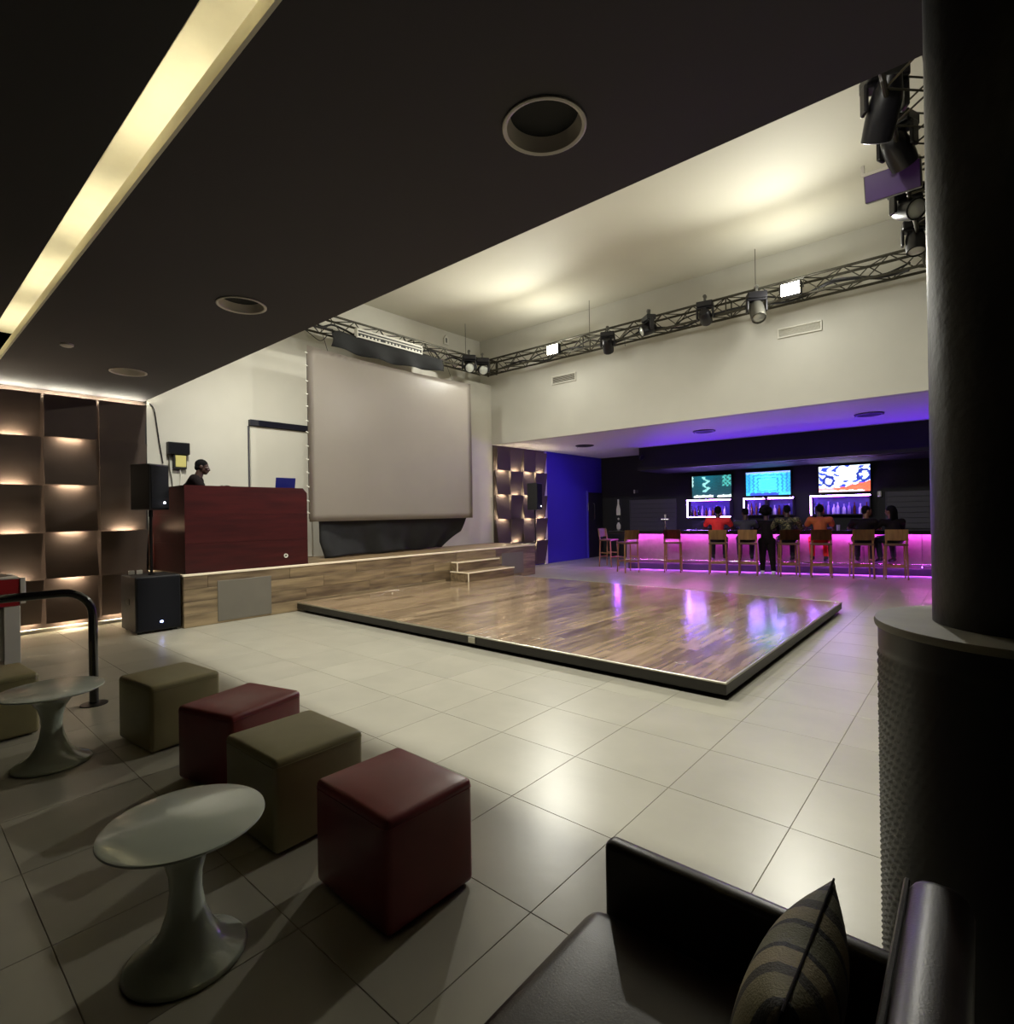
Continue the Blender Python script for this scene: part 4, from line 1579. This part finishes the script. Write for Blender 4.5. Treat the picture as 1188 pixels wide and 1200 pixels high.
STOOLS = [(-0.62, 0.52, BA - 1.9, 'wooden bar stool round the left end of the bar, nearest the blue wall'),
          (0.20, -0.80, BA + 0.75, 'empty wooden bar stool turned aside, second from the blue wall'),
          (1.30, -0.46, BA + 0.03, 'empty wooden bar stool below the chrome beer tap'),
          (2.40, -0.64, BA, 'wooden bar stool under the man in the red shirt'),
          (3.08, -0.62, BA - 0.04, 'wooden bar stool under the person in charcoal beside the man in red'),
          (3.95, -0.62, BA + 0.1, 'wooden bar stool under the person in camouflage'),
          (4.62, -0.60, BA - 0.02, 'wooden bar stool under the person in the orange-brown shirt'),
          (5.42, -0.58, BA + 0.05, 'wooden bar stool under the leaning person in black beside the orange-brown shirt'),
          (6.06, -0.58, BA - 0.08, 'wooden bar stool at the right, under the long-haired person')]
st0 = make_stool(STOOLS[0][3])
for i, (u, v, rz, lb) in enumerate(STOOLS):
    if i == 0:
        st0.location = bar_pt(u, v)
        st0.rotation_euler = (0, 0, rz)
    else:
        dup(st0, bar_pt(u, v), rz, lb, 'wooden stools along the bar')

# ------------------------------------------------------------------ back wall of the bar: televisions, lit bottle niches, shutters


def tv(label, x0, x1, z0, z1, paint):
    t = thing('television', label, 'television', ((x0 + x1) / 2, 16.94, (z0 + z1) / 2))
    wx, hz = (x1 - x0) / 2, (z1 - z0) / 2
    bm = B()
    lohi(bm, (-wx - 0.015, -0.035, -hz - 0.015), (wx + 0.015, 0.045, hz + 0.015), 0.006, 1)
    obj('case', bm, M['black_plastic'], t)
    bm = B()
    nu, nv = 64, 36
    g = add_grid(bm, lambda u, v: (-wx + 2 * wx * u, -0.037, -hz + 2 * hz * v), nu, nv)
    lay = bm.loops.layers.float_color.new('picture')
    for f in bm.faces:
        for l in f.loops:
            u = (l.vert.co.x + wx) / (2 * wx)
            v = (l.vert.co.z + hz) / (2 * hz)
            k_ = 0.72 + 0.28 * math.sin(u * 83.1 + 5 * math.sin(v * 47.3)) * math.sin(v * 91.7 + 4 * math.sin(u * 31.0))
            l[lay] = tuple(c_ * k_ for c_ in paint(u + 0.012 * math.sin(v * 40), v + 0.015 * math.sin(u * 37))) + (1.0,)
    obj('screen', bm, M['tv'], t)
    bm = B()
    lohi(bm, (-0.2, 0.045, -0.15), (0.2, 0.06, 0.15))
    obj('wall_mount', bm, M['black_metal'], t)


def L3(h):
    return lin(h)[:3]


def mix(a, b, k_):
    return tuple(x * (1 - k_) + y * k_ for x, y in zip(a, b))


def pic_dark(u, v):
    c = mix(L3('#0d3034'), L3('#0a4a58'), max(0, 1 - abs(u - 0.35) * 2) * v)
    w1 = abs(u - (0.36 + 0.06 * math.sin(v * 19))) < 0.045 and 0.25 < v < 0.95
    if w1:
        c = L3('#6fa7a4')
    if u > 0.78 and v > 0.5 and math.sin(u * 60) * math.sin(v * 33) > -0.1:
        c = L3('#3b8a84')
    if v < 0.10 and (0.05 < u < 0.55 or u > 0.66):
        c = L3('#c8dcd8')
    if u < 0.03 and v > 0.5:
        c = L3('#8fb4b0')
    return c


def pic_hall(u, v):
    c = mix(L3('#1c6aa8'), L3('#48d2e6'), max(0, 1 - abs(u - 0.5) * 1.7))
    d = max(abs(u - 0.5) * 1.5, abs(v - 0.45) * 1.2)
    if math.sin(d * 42) > 0.45 and d > 0.25:
        c = mix(c, L3('#1a4aa0'), 0.7)
    if v < 0.12:
        c = L3('#2440b8') if 0.1 < u < 0.75 else L3('#38a0c0')
    if v > 0.93:
        c = L3('#7890e8')
    if d < 0.25:
        c = L3('#3cc6d8')
    return c


def pic_bright(u, v):
    n_ = math.sin(u * 17 + 3 * math.sin(v * 9)) * math.sin(v * 14 + 2 * math.sin(u * 11))
    c = mix(L3('#9cc8f0'), L3('#ffffff'), 0.5 + 0.5 * n_)
    if n_ < -0.35:
        c = L3('#2c3ca8')
    for (a, b, r) in ((0.2, 0.42, 0.17), (0.88, 0.62, 0.2)):
        q = math.hypot((u - a) * 1.7, v - b)
        if abs(q - r) < 0.05:
            c = L3('#1c2a80')
    if v < 0.16 + 0.42 * max(0, u - 0.45):
        c = L3('#f0583c') if u > 0.3 else L3('#e88a90')
    if v < 0.06 and u < 0.9:
        c = L3('#ffe0d8')
    return c


tv('wall television with a dark teal picture, leftmost of three above the bar', -6.86, -5.66, 1.97, 2.64, pic_dark)
tv('wall television with a cyan hall picture, middle of three above the bar', -5.23, -4.03, 1.985, 2.665, pic_hall)
tv('wall television with a bright white, blue and orange picture, nearest the column', -3.32, -2.14, 2.02, 2.71, pic_bright)

bprof = [[(0.034, 0), (0.036, 0.01), (0.036, 0.17), (0.03, 0.20), (0.013, 0.23), (0.013, 0.29), (0.016, 0.295), (0.016, 0.305)],
         [(0.04, 0), (0.042, 0.01), (0.042, 0.13), (0.036, 0.16), (0.014, 0.20), (0.014, 0.25), (0.018, 0.255), (0.018, 0.27)],
         [(0.030, 0), (0.031, 0.01), (0.031, 0.20), (0.012, 0.25), (0.012, 0.32), (0.015, 0.325), (0.015, 0.335)]]
bmats = [mat('clear_violet_bottle', '#9a86c8', 0.1, spec=0.8), mat('dark_green_bottle', '#16281c', 0.1, spec=0.8), mat('amber_bottle', '#5a2c18', 0.1, spec=0.8), mat('pale_spirit_bottle', '#cfc6ee', 0.1, spec=0.8)]
bmesh_cache = {}
ORD = 'first second third fourth fifth sixth seventh eighth ninth tenth eleventh twelfth thirteenth fourteenth fifteenth'.split()


def bottle(x, y, z, a, b, label, group):
    key = (a, b)
    if key not in bmesh_cache:
        bm_ = B()
        add_lathe(bm_, bprof[a], 12)
        bmesh_cache[key] = mesh_of('bottle', bm_, bmats[b], True)
    o = put('bottle', bmesh_cache[key], None, (x, y, z))
    tag(o, label, 'bottle', group)


for (x0, x1, z0, z1, lb, which, split) in ((-6.96, -5.63, 1.36, 1.905, 'violet-edged lit bottle niche under the dark teal television', 'left niche', None),
                                          (-5.25, -3.92, 1.40, 1.91, 'violet-edged lit bottle niche under the cyan television, with a divider', 'middle niche', -4.63),
                                          (-3.50, -2.12, 1.40, 1.93, 'violet-edged lit bottle niche under the brightest television', 'right niche', None)):
    t = thing('bottle_niche', lb, 'shelf', ((x0 + x1) / 2, 16.975, z0))
    wx, h = (x1 - x0) / 2, z1 - z0
    for lo, hi in (((-wx, -0.25, 0), (wx, 0, 0.025)), ((-wx, -0.25, h - 0.025), (wx, 0, h)), ((-wx, -0.25, 0.025), (-wx + 0.025, 0, h - 0.025)), ((wx - 0.025, -0.25, 0.025), (wx, 0, h - 0.025))):
        bm = B()
        lohi(bm, lo, hi)
        obj('board', bm, M['black_wall'], t)
    bm = B()
    lohi(bm, (-wx + 0.025, -0.02, 0.025), (wx - 0.025, -0.002, h - 0.025))
    obj('back_panel', bm, M['niche'], t)
    segs = [(-wx, wx)] if split is None else [(-wx, split - (x0 + x1) / 2 - 0.05), (split - (x0 + x1) / 2 + 0.05, wx)]
    for a, b in segs:
        bm = B()
        lohi(bm, (a, -0.272, h - 0.03), (b, -0.251, h - 0.002), 0.003, 1)
        obj('led_strip', bm, M['led_violet'], t, label='glowing violet edge light')
    bm = B()
    lohi(bm, (-wx, -0.272, 0.0), (-wx + 0.028, -0.251, h - 0.03), 0.003, 1)
    obj('led_strip', bm, M['led_violet'], t, label='glowing violet edge light')
    if which == 'left niche':
        bm = B()
        lohi(bm, (-wx + 0.03, -0.272, 0.0), (wx, -0.251, 0.022), 0.003, 1)
        obj('led_strip', bm, M['led_violet'], t, label='glowing violet edge light')
    if split is not None:
        bm = B()
        lohi(bm, (split - (x0 + x1) / 2 - 0.03, -0.25, 0.025), (split - (x0 + x1) / 2 + 0.03, -0.021, h - 0.026))
        obj('divider', bm, M['black_wall'], t)
    bm = B()
    lohi(bm, (-wx + 0.03, -0.24, h - 0.04), (wx - 0.03, -0.22, h - 0.027))
    obj('inner_led', bm, M['niche_led'], t, label='violet inner light strip')
    x = x0 + 0.09
    nb = 0
    while x < x1 - 0.07:
        if split is None or abs(x - split) > 0.09:
            kb = rnd.randrange(4)
            nb += 1
            bottle(x, 16.85 + rnd.uniform(-0.03, 0.03), z0 + 0.0252, rnd.randrange(3), kb, ('clear violet', 'dark green', 'amber', 'pale')[kb] + ' bottle, %s from the left in the ' % ORD[nb - 1] + {'left niche': 'lit niche under the dark teal television',
                   'middle niche': 'lit niche under the cyan television', 'right niche': 'lit niche under the brightest television'}[which], 'bottles in the ' + which)
        x += rnd.uniform(0.088, 0.14)

for x0, x1, z0, z1, lb in ((-9.09, -7.42, 0.93, 1.97, 'dark grey shutter panel on the bar back wall, left of the televisions'), (-1.83, 0.4, 1.05, 1.99, 'dark grey shutter panel on the bar back wall beside the column')):
    t = thing('serving_shutter', lb, 'shutter', ((x0 + x1) / 2, 17.0, z0))
    wx = (x1 - x0) / 2
    nsl = 7
    for i in range(nsl):
        bm = B()
        h = (z1 - z0) / nsl
        lohi(bm, (-wx + 0.03, -0.03, h * i), (wx - 0.03, -0.004, h * (i + 1) - 0.006), 0.003, 1)
        obj('slat', bm, M['dark_grey'], t)
    for sx in (-1, 1):
        bm = B()
        lohi(bm, (sx * wx - 0.028 if sx > 0 else -wx, -0.04, 0), (wx if sx > 0 else -wx + 0.028, -0.002, z1 - z0), 0.003, 1)
        obj('guide', bm, M['dark_grey'], t)
t = thing('bottle_sign', 'pale bottle-shaped wall sign on the dark bar back wall', 'sign', (-9.53, 17.0, 0.95))
bm = B()
for prof_, z in (([(0.075, 0.50), (0.08, 0.52), (0.08, 0.70), (0.05, 0.82), (0.03, 0.90), (0.03, 1.05)], 0), ([(0.01, 0.33), (0.045, 0.37), (0.01, 0.41)], 0), ([(0.03, 0.0), (0.075, 0.03), (0.08, 0.15), (0.03, 0.25)], 0)):
    add_lathe(bm, prof_, 16, M=Matrix.Translation((0, -0.022, 0)) @ Matrix.Diagonal((1, 0.22, 1, 1)))
obj('letters', bm, M['pale_plastic'], t, True)
bm = B()
lohi(bm, (-0.11, -0.004, -0.03), (0.11, -0.001, 1.08))
obj('backing_plate', bm, M['black_plastic'], t)
t = thing('wall_plate', 'small pale double switch plate high on the bar back wall', 'switch', (-8.86, 17.0, 2.25))
bm = B()
lohi(bm, (-0.08, -0.015, -0.06), (-0.03, -0.001, 0.06), 0.003, 1)
obj('switch', bm, M['pale_plastic'], t)
bm = B()
lohi(bm, (-0.025, -0.012, -0.05), (0.09, -0.001, 0.05), 0.003, 1)
obj('plate', bm, M['dark_grey'], t)
t = thing('wall_lamp', 'small white lamp on the bar back wall right of the bright television', 'lamp', (-1.95, 17.0, 1.93))
bm = B()
add_lathe(bm, [(0.045, -0.07), (0.05, 0.0), (0.045, 0.07)], 14, c=(0, -0.055, 0))
obj('shade', bm, M['pale_plastic'], t, True)
bm = B()
lohi(bm, (-0.02, -0.02, -0.03), (0.02, -0.001, 0.03))
obj('bracket', bm, M['chrome'], t)

# door at the end of the blue side wall
d1 = sbox('door_1', (XL + 0.001, 16.03, 0.005), (XL + 0.045, 16.95, 2.25), M['black_wall'])
bm = B()
add_tube(bm, [(XL + 0.045, 16.36, 1.87), (XL + 0.09, 16.36, 1.84), (XL + 0.09, 16.36, 1.36), (XL + 0.045, 16.36, 1.33)], 0.016, 8)
obj('pull_handle', bm, M['chrome'], d1, True)
sbox('trim_6', (XL + 0.001, 15.98, 0.0), (XL + 0.055, 16.03, 2.30), M['blue_wall'])
bm = B()
lohi(bm, (XL + 0.05, 15.985, 1.62), (XL + 0.066, 16.02, 1.90), 0.003, 1)
obj('edge_plate', bm, M['chrome'], d1)

# ------------------------------------------------------------------ people


def capsule(bm, a, b, ra, rb, n=12):
    add_cyl(bm, a, b, ra, rb, n)
    add_ball(bm, a, ra, n, 8)
    add_ball(bm, b, rb, n, 8)


def fuse(name, bm, m, parent, voxel, smooth_it=4, label=None):
    me = bpy.data.meshes.new(name)
    bm.to_mesh(me)
    bm.free()
    o = bpy.data.objects.new('fuse_tmp', me)
    tmp_col.objects.link(o)
    r = o.modifiers.new('r', 'REMESH')
    r.mode = 'VOXEL'
    r.voxel_size = voxel
    s = o.modifiers.new('s', 'SMOOTH')
    s.iterations = smooth_it
    s.factor = 0.5
    tmp_scene.view_layers[0].update()
    dg = tmp_scene.view_layers[0].depsgraph
    dg.update()
    me2 = bpy.data.meshes.new_from_object(o.evaluated_get(dg))
    me2.name = name
    bpy.data.objects.remove(o)
    bpy.data.meshes.remove(me)
    me2.materials.clear()
    me2.materials.append(m)
    for p in me2.polygons:
        p.use_smooth = True
    q = put(name, me2, parent)
    if label:
        q['label'] = label
    return q


tmp_scene = bpy.data.scenes.new('tmp')
tmp_col = tmp_scene.collection


def add_hand(bm, wrist, d, nrm, side, curl=0.5):
    """palm, four bent fingers of different length and a thumb from the side of the palm"""
    d, nrm = Vector(d).normalized(), Vector(nrm).normalized()
    s = d.cross(nrm).normalized() * side
    w_ = Vector(wrist)
    capsule(bm, w_, w_ + d * 0.02, 0.026, 0.028, 10)
    for k_ in range(4):
        o = (k_ - 1.5) * 0.019
        capsule(bm, w_ + d * 0.015 + s * o * 0.6, w_ + d * 0.088 + s * o, 0.014, 0.012, 8)
        L = (0.066, 0.078, 0.074, 0.058)[k_]
        a = w_ + d * 0.088 + s * o * 1.08
        d2 = (d - nrm * curl * 0.7).normalized()
        b = a + d2 * L * 0.5
        d3 = (d2 - nrm * curl).normalized()
        c = b + d3 * L * 0.5
        capsule(bm, a, b, 0.0100, 0.0092, 8)
        capsule(bm, b, c, 0.0092, 0.0078, 8)
    a = w_ + d * 0.03 - s * 0.026
    b = a + (d * 0.5 - s * 0.85 - nrm * 0.25).normalized() * 0.042
    c = b + (d * 0.95 - s * 0.25 - nrm * 0.4).normalized() * 0.034
    capsule(bm, a, b, 0.013, 0.011, 8)
    capsule(bm, b, c, 0.011, 0.009, 8)


def add_head(bm, c, R, s=1.0):
    """c = head centre; R = rotation (face towards local +Y)"""
    R4 = R.to_4x4()

    def P_(x, y, z):
        return Vector(c) + R @ Vector((x, y, z)) * s

    def ball(x, y, z, rx, ry, rz):
        add_ball(bm, P_(x, y, z), (rx * s, ry * s, rz * s), 14, 10, R4)
    ball(0, -0.012, 0.030, 0.076, 0.095, 0.088)
    ball(0, 0.012, -0.030, 0.062, 0.078, 0.080)
    ball(0, 0.055, -0.088, 0.032, 0.030, 0.026)
    ball(0, 0.040, -0.070, 0.048, 0.045, 0.032)
    capsule(bm, P_(0, 0.088, 0.012), P_(0, 0.106, -0.030), 0.010 * s, 0.016 * s, 8)
    for sx in (-1, 1):
        ball(sx * 0.015, 0.096, -0.034, 0.011, 0.012, 0.009)
        ball(sx * 0.030, 0.076, 0.026, 0.026, 0.014, 0.009)
        ball(sx * 0.042, 0.066, -0.012, 0.022, 0.020, 0.020)
        ball(sx * 0.078, -0.008, -0.006, 0.010, 0.022, 0.034)
    ball(0, 0.088, -0.058, 0.026, 0.013, 0.008)
    ball(0, 0.086, -0.070, 0.023, 0.013, 0.009)


def person(label, loc, rz, J, skin, shirt, trousers, shoe, hair, head_rot=(0, 0, 0), sleeve=0.5, face=False, voxel=0.011, hand_curl=0.5):
    t = thing('person', label, 'person', loc, rz)
    V = Vector
    pel, che, nek, hed = V(J['pelvis']), V(J['chest']), V(J['neck']), V(J['head'])
    R = Euler(head_rot).to_matrix()
    bm = B()
    capsule(bm, pel, pel.lerp(che, 0.5), 0.125, 0.115)
    capsule(bm, pel.lerp(che, 0.5), che, 0.115, 0.125)
    capsule(bm, che, nek - V((0, 0, 0.05)), 0.115, 0.07)
    capsule(bm, nek - V((0, 0, 0.04)), hed - R @ V((0, 0.02, 0.06)), 0.064, 0.056)
    add_head(bm, hed, R)
    for sd, s in (('L', -1), ('R', 1)):
        sh, el, wr = V(J['sh' + sd]), V(J['el' + sd]), V(J['wr' + sd])
        hp, kn, an = V(J['hip' + sd]), V(J['kn' + sd]), V(J['an' + sd])
        capsule(bm, che + V((0, 0, 0.07)), sh, 0.085, 0.060)
        capsule(bm, sh, el, 0.052, 0.040)
        capsule(bm, el, wr, 0.041, 0.027)
        d = (wr - el).normalized()
        hn = V((0, 0, 1)) if abs(d.z) < 0.8 else V((-s, 0, 0))
        hn = (hn - d * hn.dot(d)).normalized()
        add_hand(bm, wr + d * 0.015, d, hn, -s, hand_curl)
        capsule(bm, pel, hp, 0.11, 0.095)
        capsule(bm, hp, kn, 0.092, 0.060)
        capsule(bm, kn, an, 0.060, 0.038)
        td = V(J.get('toe', (0, 1, -0.25))).normalized()
        capsule(bm, an - V((0, 0.01, 0.03)), an + td * 0.15 - V((0, 0, 0.04)), 0.036, 0.028)
    body = fuse('body', bm, skin, t, voxel if face else voxel * 0.9, 3)
    # shirt
    bm = B()
    e = 0.016
    capsule(bm, pel + V((0, 0, 0.03)), pel.lerp(che, 0.5), 0.130 + e, 0.122 + e)
    capsule(bm, pel.lerp(che, 0.5), che, 0.122 + e, 0.130 + e)
    capsule(bm, che, nek - V((0, 0, 0.075)), 0.118 + e, 0.075 + e)
    for sd in 'LR':
        sh, el, wr = V(J['sh' + sd]), V(J['el' + sd]), V(J['wr' + sd])
        capsule(bm, che + V((0, 0, 0.06)), sh, 0.088 + e, 0.062 + e)
        if sleeve <= 1:
            capsule(bm, sh, sh.lerp(el, sleeve), 0.058 + e, 0.052 + e)
        else:
            capsule(bm, sh, el, 0.058 + e, 0.046 + e)
            capsule(bm, el, el.lerp(wr, 0.85), 0.046 + e, 0.032 + e)
    fuse('shirt', bm, shirt, t, voxel * 1.2, 4)
    bm = B()
    capsule(bm, pel + V((0, 0, 0.05)), pel, 0.136, 0.140)
    for sd in 'LR':
        hp, kn, an = V(J['hip' + sd]), V(J['kn' + sd]), V(J['an' + sd])
        capsule(bm, pel, hp, 0.125, 0.112)
        capsule(bm, hp, kn, 0.108, 0.076)
        capsule(bm, kn, an + V((0, 0, 0.03)), 0.075, 0.058)
    fuse('trousers', bm, trousers, t, voxel * 1.2, 4)
    for sd in 'LR':
        an = V(J['an' + sd])
        td = V(J.get('toe', (0, 1, -0.25))).normalized()
        bm = B()
        capsule(bm, an - V((0, 0.025, 0.045)), an + td * 0.16 - V((0, 0, 0.045)), 0.048, 0.042)
        capsule(bm, an - V((0, 0.01, 0.045)), an + V((0, 0, 0.005)), 0.048, 0.045)
        fuse('shoe', bm, shoe, t, voxel * 1.2, 2)
    bm = B()
    R4 = R.to_4x4()
    if hair == 'short':
        add_ball(bm, hed + R @ V((0, -0.020, 0.042)), (0.081, 0.096, 0.086), 18, 12, R4)
        add_ball(bm, hed + R @ V((0, -0.060, -0.008)), (0.070, 0.052, 0.062), 14, 10, R4)
    elif hair == 'afro':
        for i in range(40):
            a, b = rnd.uniform(0, 2 * PI), rnd.uniform(-0.5, 1)
            rr = math.sqrt(max(0, 1 - b * b))
            q = V((0.125 * rr * math.cos(a), -0.045 + 0.115 * rr * math.sin(a) * (1 if math.sin(a) < 0 else 0.55), 0.06 + 0.12 * b))
            add_ball(bm, hed + R @ q, rnd.uniform(0.035, 0.055), 8, 6)
        add_ball(bm, hed + R @ V((0, -0.04, 0.06)), 0.115, 12, 8)
    elif hair == 'long':
        add_ball(bm, hed + R @ V((0, -0.022, 0.045)), (0.090, 0.102, 0.090), 18, 12, R4)
        for k_ in range(-3, 4):
            capsule(bm, hed + R @ V((k_ * 0.024, -0.075, 0.02)), hed + R @ V((k_ * 0.032, -0.085, -0.22)), 0.034, 0.026, 8)
    fuse('hair', bm, M['hair'], t, voxel * 0.9, 2)
    if face:
        for sx in (-1, 1):
            bm = B()
            add_ball(bm, hed + R @ V((sx * 0.031, 0.079, 0.008)), (0.0125, 0.0105, 0.0085), 12, 8)
            ey = obj('eye', bm, M['eye'], t, True)
            bm = B()
            add_ball(bm, hed + R @ V((sx * 0.031, 0.087, 0.008)), (0.0052, 0.004, 0.0052), 10, 8)
            obj('iris', bm, M['hair'], ey, True)
    return t


# the man at the DJ booth: standing, leaning over the deck, in profile towards the screen
DJ = dict(pelvis=(0, 0, 0.93), chest=(0, 0.16, 1.26), neck=(0, 0.245, 1.48), head=(0, 0.315, 1.63),
          shL=(-0.19, 0.19, 1.43), shR=(0.19, 0.21, 1.43), elL=(-0.27, 0.30, 1.20), elR=(0.24, 0.36, 1.24), wrL=(-0.16, 0.50, 1.275), wrR=(0.16, 0.56, 1.30),
          hipL=(-0.10, -0.02, 0.88), hipR=(0.10, -0.02, 0.88), knL=(-0.11, 0.02, 0.49), knR=(0.11, 0.06, 0.49), anL=(-0.12, -0.04, 0.095), anR=(0.12, 0.0, 0.095), toe=(0, 1, -0.1))
person('man in a dark top behind the DJ booth, seen in profile facing the screen', (-9.56, 3.18, ST), math.radians(-22), DJ, M['skin'], M['cloth_black'], M['cloth_denim'], M['shoe'], 'short',
       (math.radians(-8), 0, math.radians(-6)), 0.55, True, 0.0075)


def seat_pose(lean=0.06, armL=(-0.20, 0.42, 1.10), armR=(0.20, 0.42, 1.10), hx=0.0, drop=0.0, wide=1.0):
    return dict(pelvis=(0, -0.02, 0.90), chest=(hx * 0.5, lean, 1.20 - drop), neck=(hx, lean + 0.05, 1.40 - drop), head=(hx * 1.2, lean + 0.09, 1.555 - drop),
                shL=(-0.20 * wide + hx * 0.5, lean + 0.02, 1.32 - drop), shR=(0.20 * wide + hx * 0.5, lean + 0.02, 1.32 - drop),
                elL=(-0.30 * wide, 0.20 + lean, 1.11), elR=(0.30 * wide, 0.20 + lean, 1.11), wrL=armL, wrR=armR,
                hipL=(-0.10, 0.03, 0.885), hipR=(0.10, 0.03, 0.885), knL=(-0.15, 0.40, 0.86), knR=(0.15, 0.40, 0.86),
                anL=(-0.14, 0.33, 0.45), anR=(0.14, 0.33, 0.45), toe=(0, 1, -0.35))


def seated(label, u, v, J, shirt, hair, skin='skin', shoe='shoe', trousers='cloth_denim', rot=0.0, head=(0, 0, 0), sleeve=0.5):
    p = bar_pt(u, v)
    person(label, (p[0], p[1], 0.0), BA + rot, J, M[skin], M[shirt], M[trousers], M[shoe], hair, head, sleeve, False, 0.012)


seated('man in a bright red shirt seated at the bar', 2.40, -0.62, seat_pose(0.08, wide=1.15), 'cloth_red', 'short')
seated('person in a charcoal shirt seated beside the man in red', 3.02, -0.58, seat_pose(0.16, drop=0.06), 'cloth_grey', 'short', head=(-0.3, 0, 0.3))
ST_J = dict(pelvis=(0, 0, 0.84), chest=(0, 0.10, 1.14), neck=(0, 0.16, 1.32), head=(0, 0.21, 1.47), shL=(-0.17, 0.12, 1.24), shR=(0.17, 0.12, 1.24), elL=(-0.24, 0.22, 1.09), elR=(0.24, 0.22, 1.09),
            wrL=(-0.14, 0.40, 1.10), wrR=(0.14, 0.40, 1.10), hipL=(-0.09, -0.01, 0.80), hipR=(0.09, -0.01, 0.80), knL=(-0.10, 0.03, 0.45), knR=(0.11, 0.0, 0.45),
            anL=(-0.11, -0.03, 0.095), anR=(0.13, -0.10, 0.095), toe=(0, 1, -0.05))
p_ = bar_pt(3.50, -0.42)
person('person with big dark hair and white shoes standing at the bar', (p_[0], p_[1], 0), BA, ST_J, M['skin'], M['cloth_black'], M['cloth_black'], M['shoe_white'], 'afro', (0, 0, -0.4), 1.5, False, 0.012)
seated('person in a camouflage shirt seated at the bar', 3.95, -0.60, seat_pose(0.05, wide=1.05), 'camo', 'short', rot=0.1, sleeve=1.5)
seated('person in an orange-brown shirt and red trousers seated at the bar', 4.62, -0.58, seat_pose(0.06), 'cloth_orange', 'short', trousers='cloth_red', head=(0, 0, 0.2))
seated('person in black leaning towards a neighbour at the right of the bar', 5.42, -0.56, seat_pose(0.10, hx=0.07, drop=0.05), 'cloth_black', 'short', 'skin_tan', rot=-0.35, head=(0, 0, -0.9), sleeve=0.6)
seated('person with long dark hair in black seated last at the right of the bar', 6.06, -0.56, seat_pose(0.08, drop=0.06), 'cloth_black', 'long', 'skin_tan', rot=0.3, head=(0, 0, 0.5), sleeve=1.5)
bpy.data.scenes.remove(tmp_scene)

# drinks on the bar
gm = mat('drink_glass', '#d8d4e8', 0.08, spec=0.9)
gb = B()
add_lathe(gb, [(0.030, 0.0), (0.034, 0.012), (0.038, 0.13), (0.034, 0.13), (0.030, 0.02)], 14, cap=False)
glass_me = mesh_of('drinking_glass', gb, gm, True)
for u, lb in ((2.78, 'clear tumbler on the bar counter between the man in red and his neighbour'), (4.28, 'clear tumbler on the bar counter beside the person in camouflage'), (5.05, 'clear tumbler on the bar counter right of the orange-brown shirt'), (5.78, 'clear tumbler on the bar counter between the two people at the right')):
    tag(put('drinking_glass', glass_me, None, bar_pt(u, 0.02, 1.0555)), lb, 'glass')
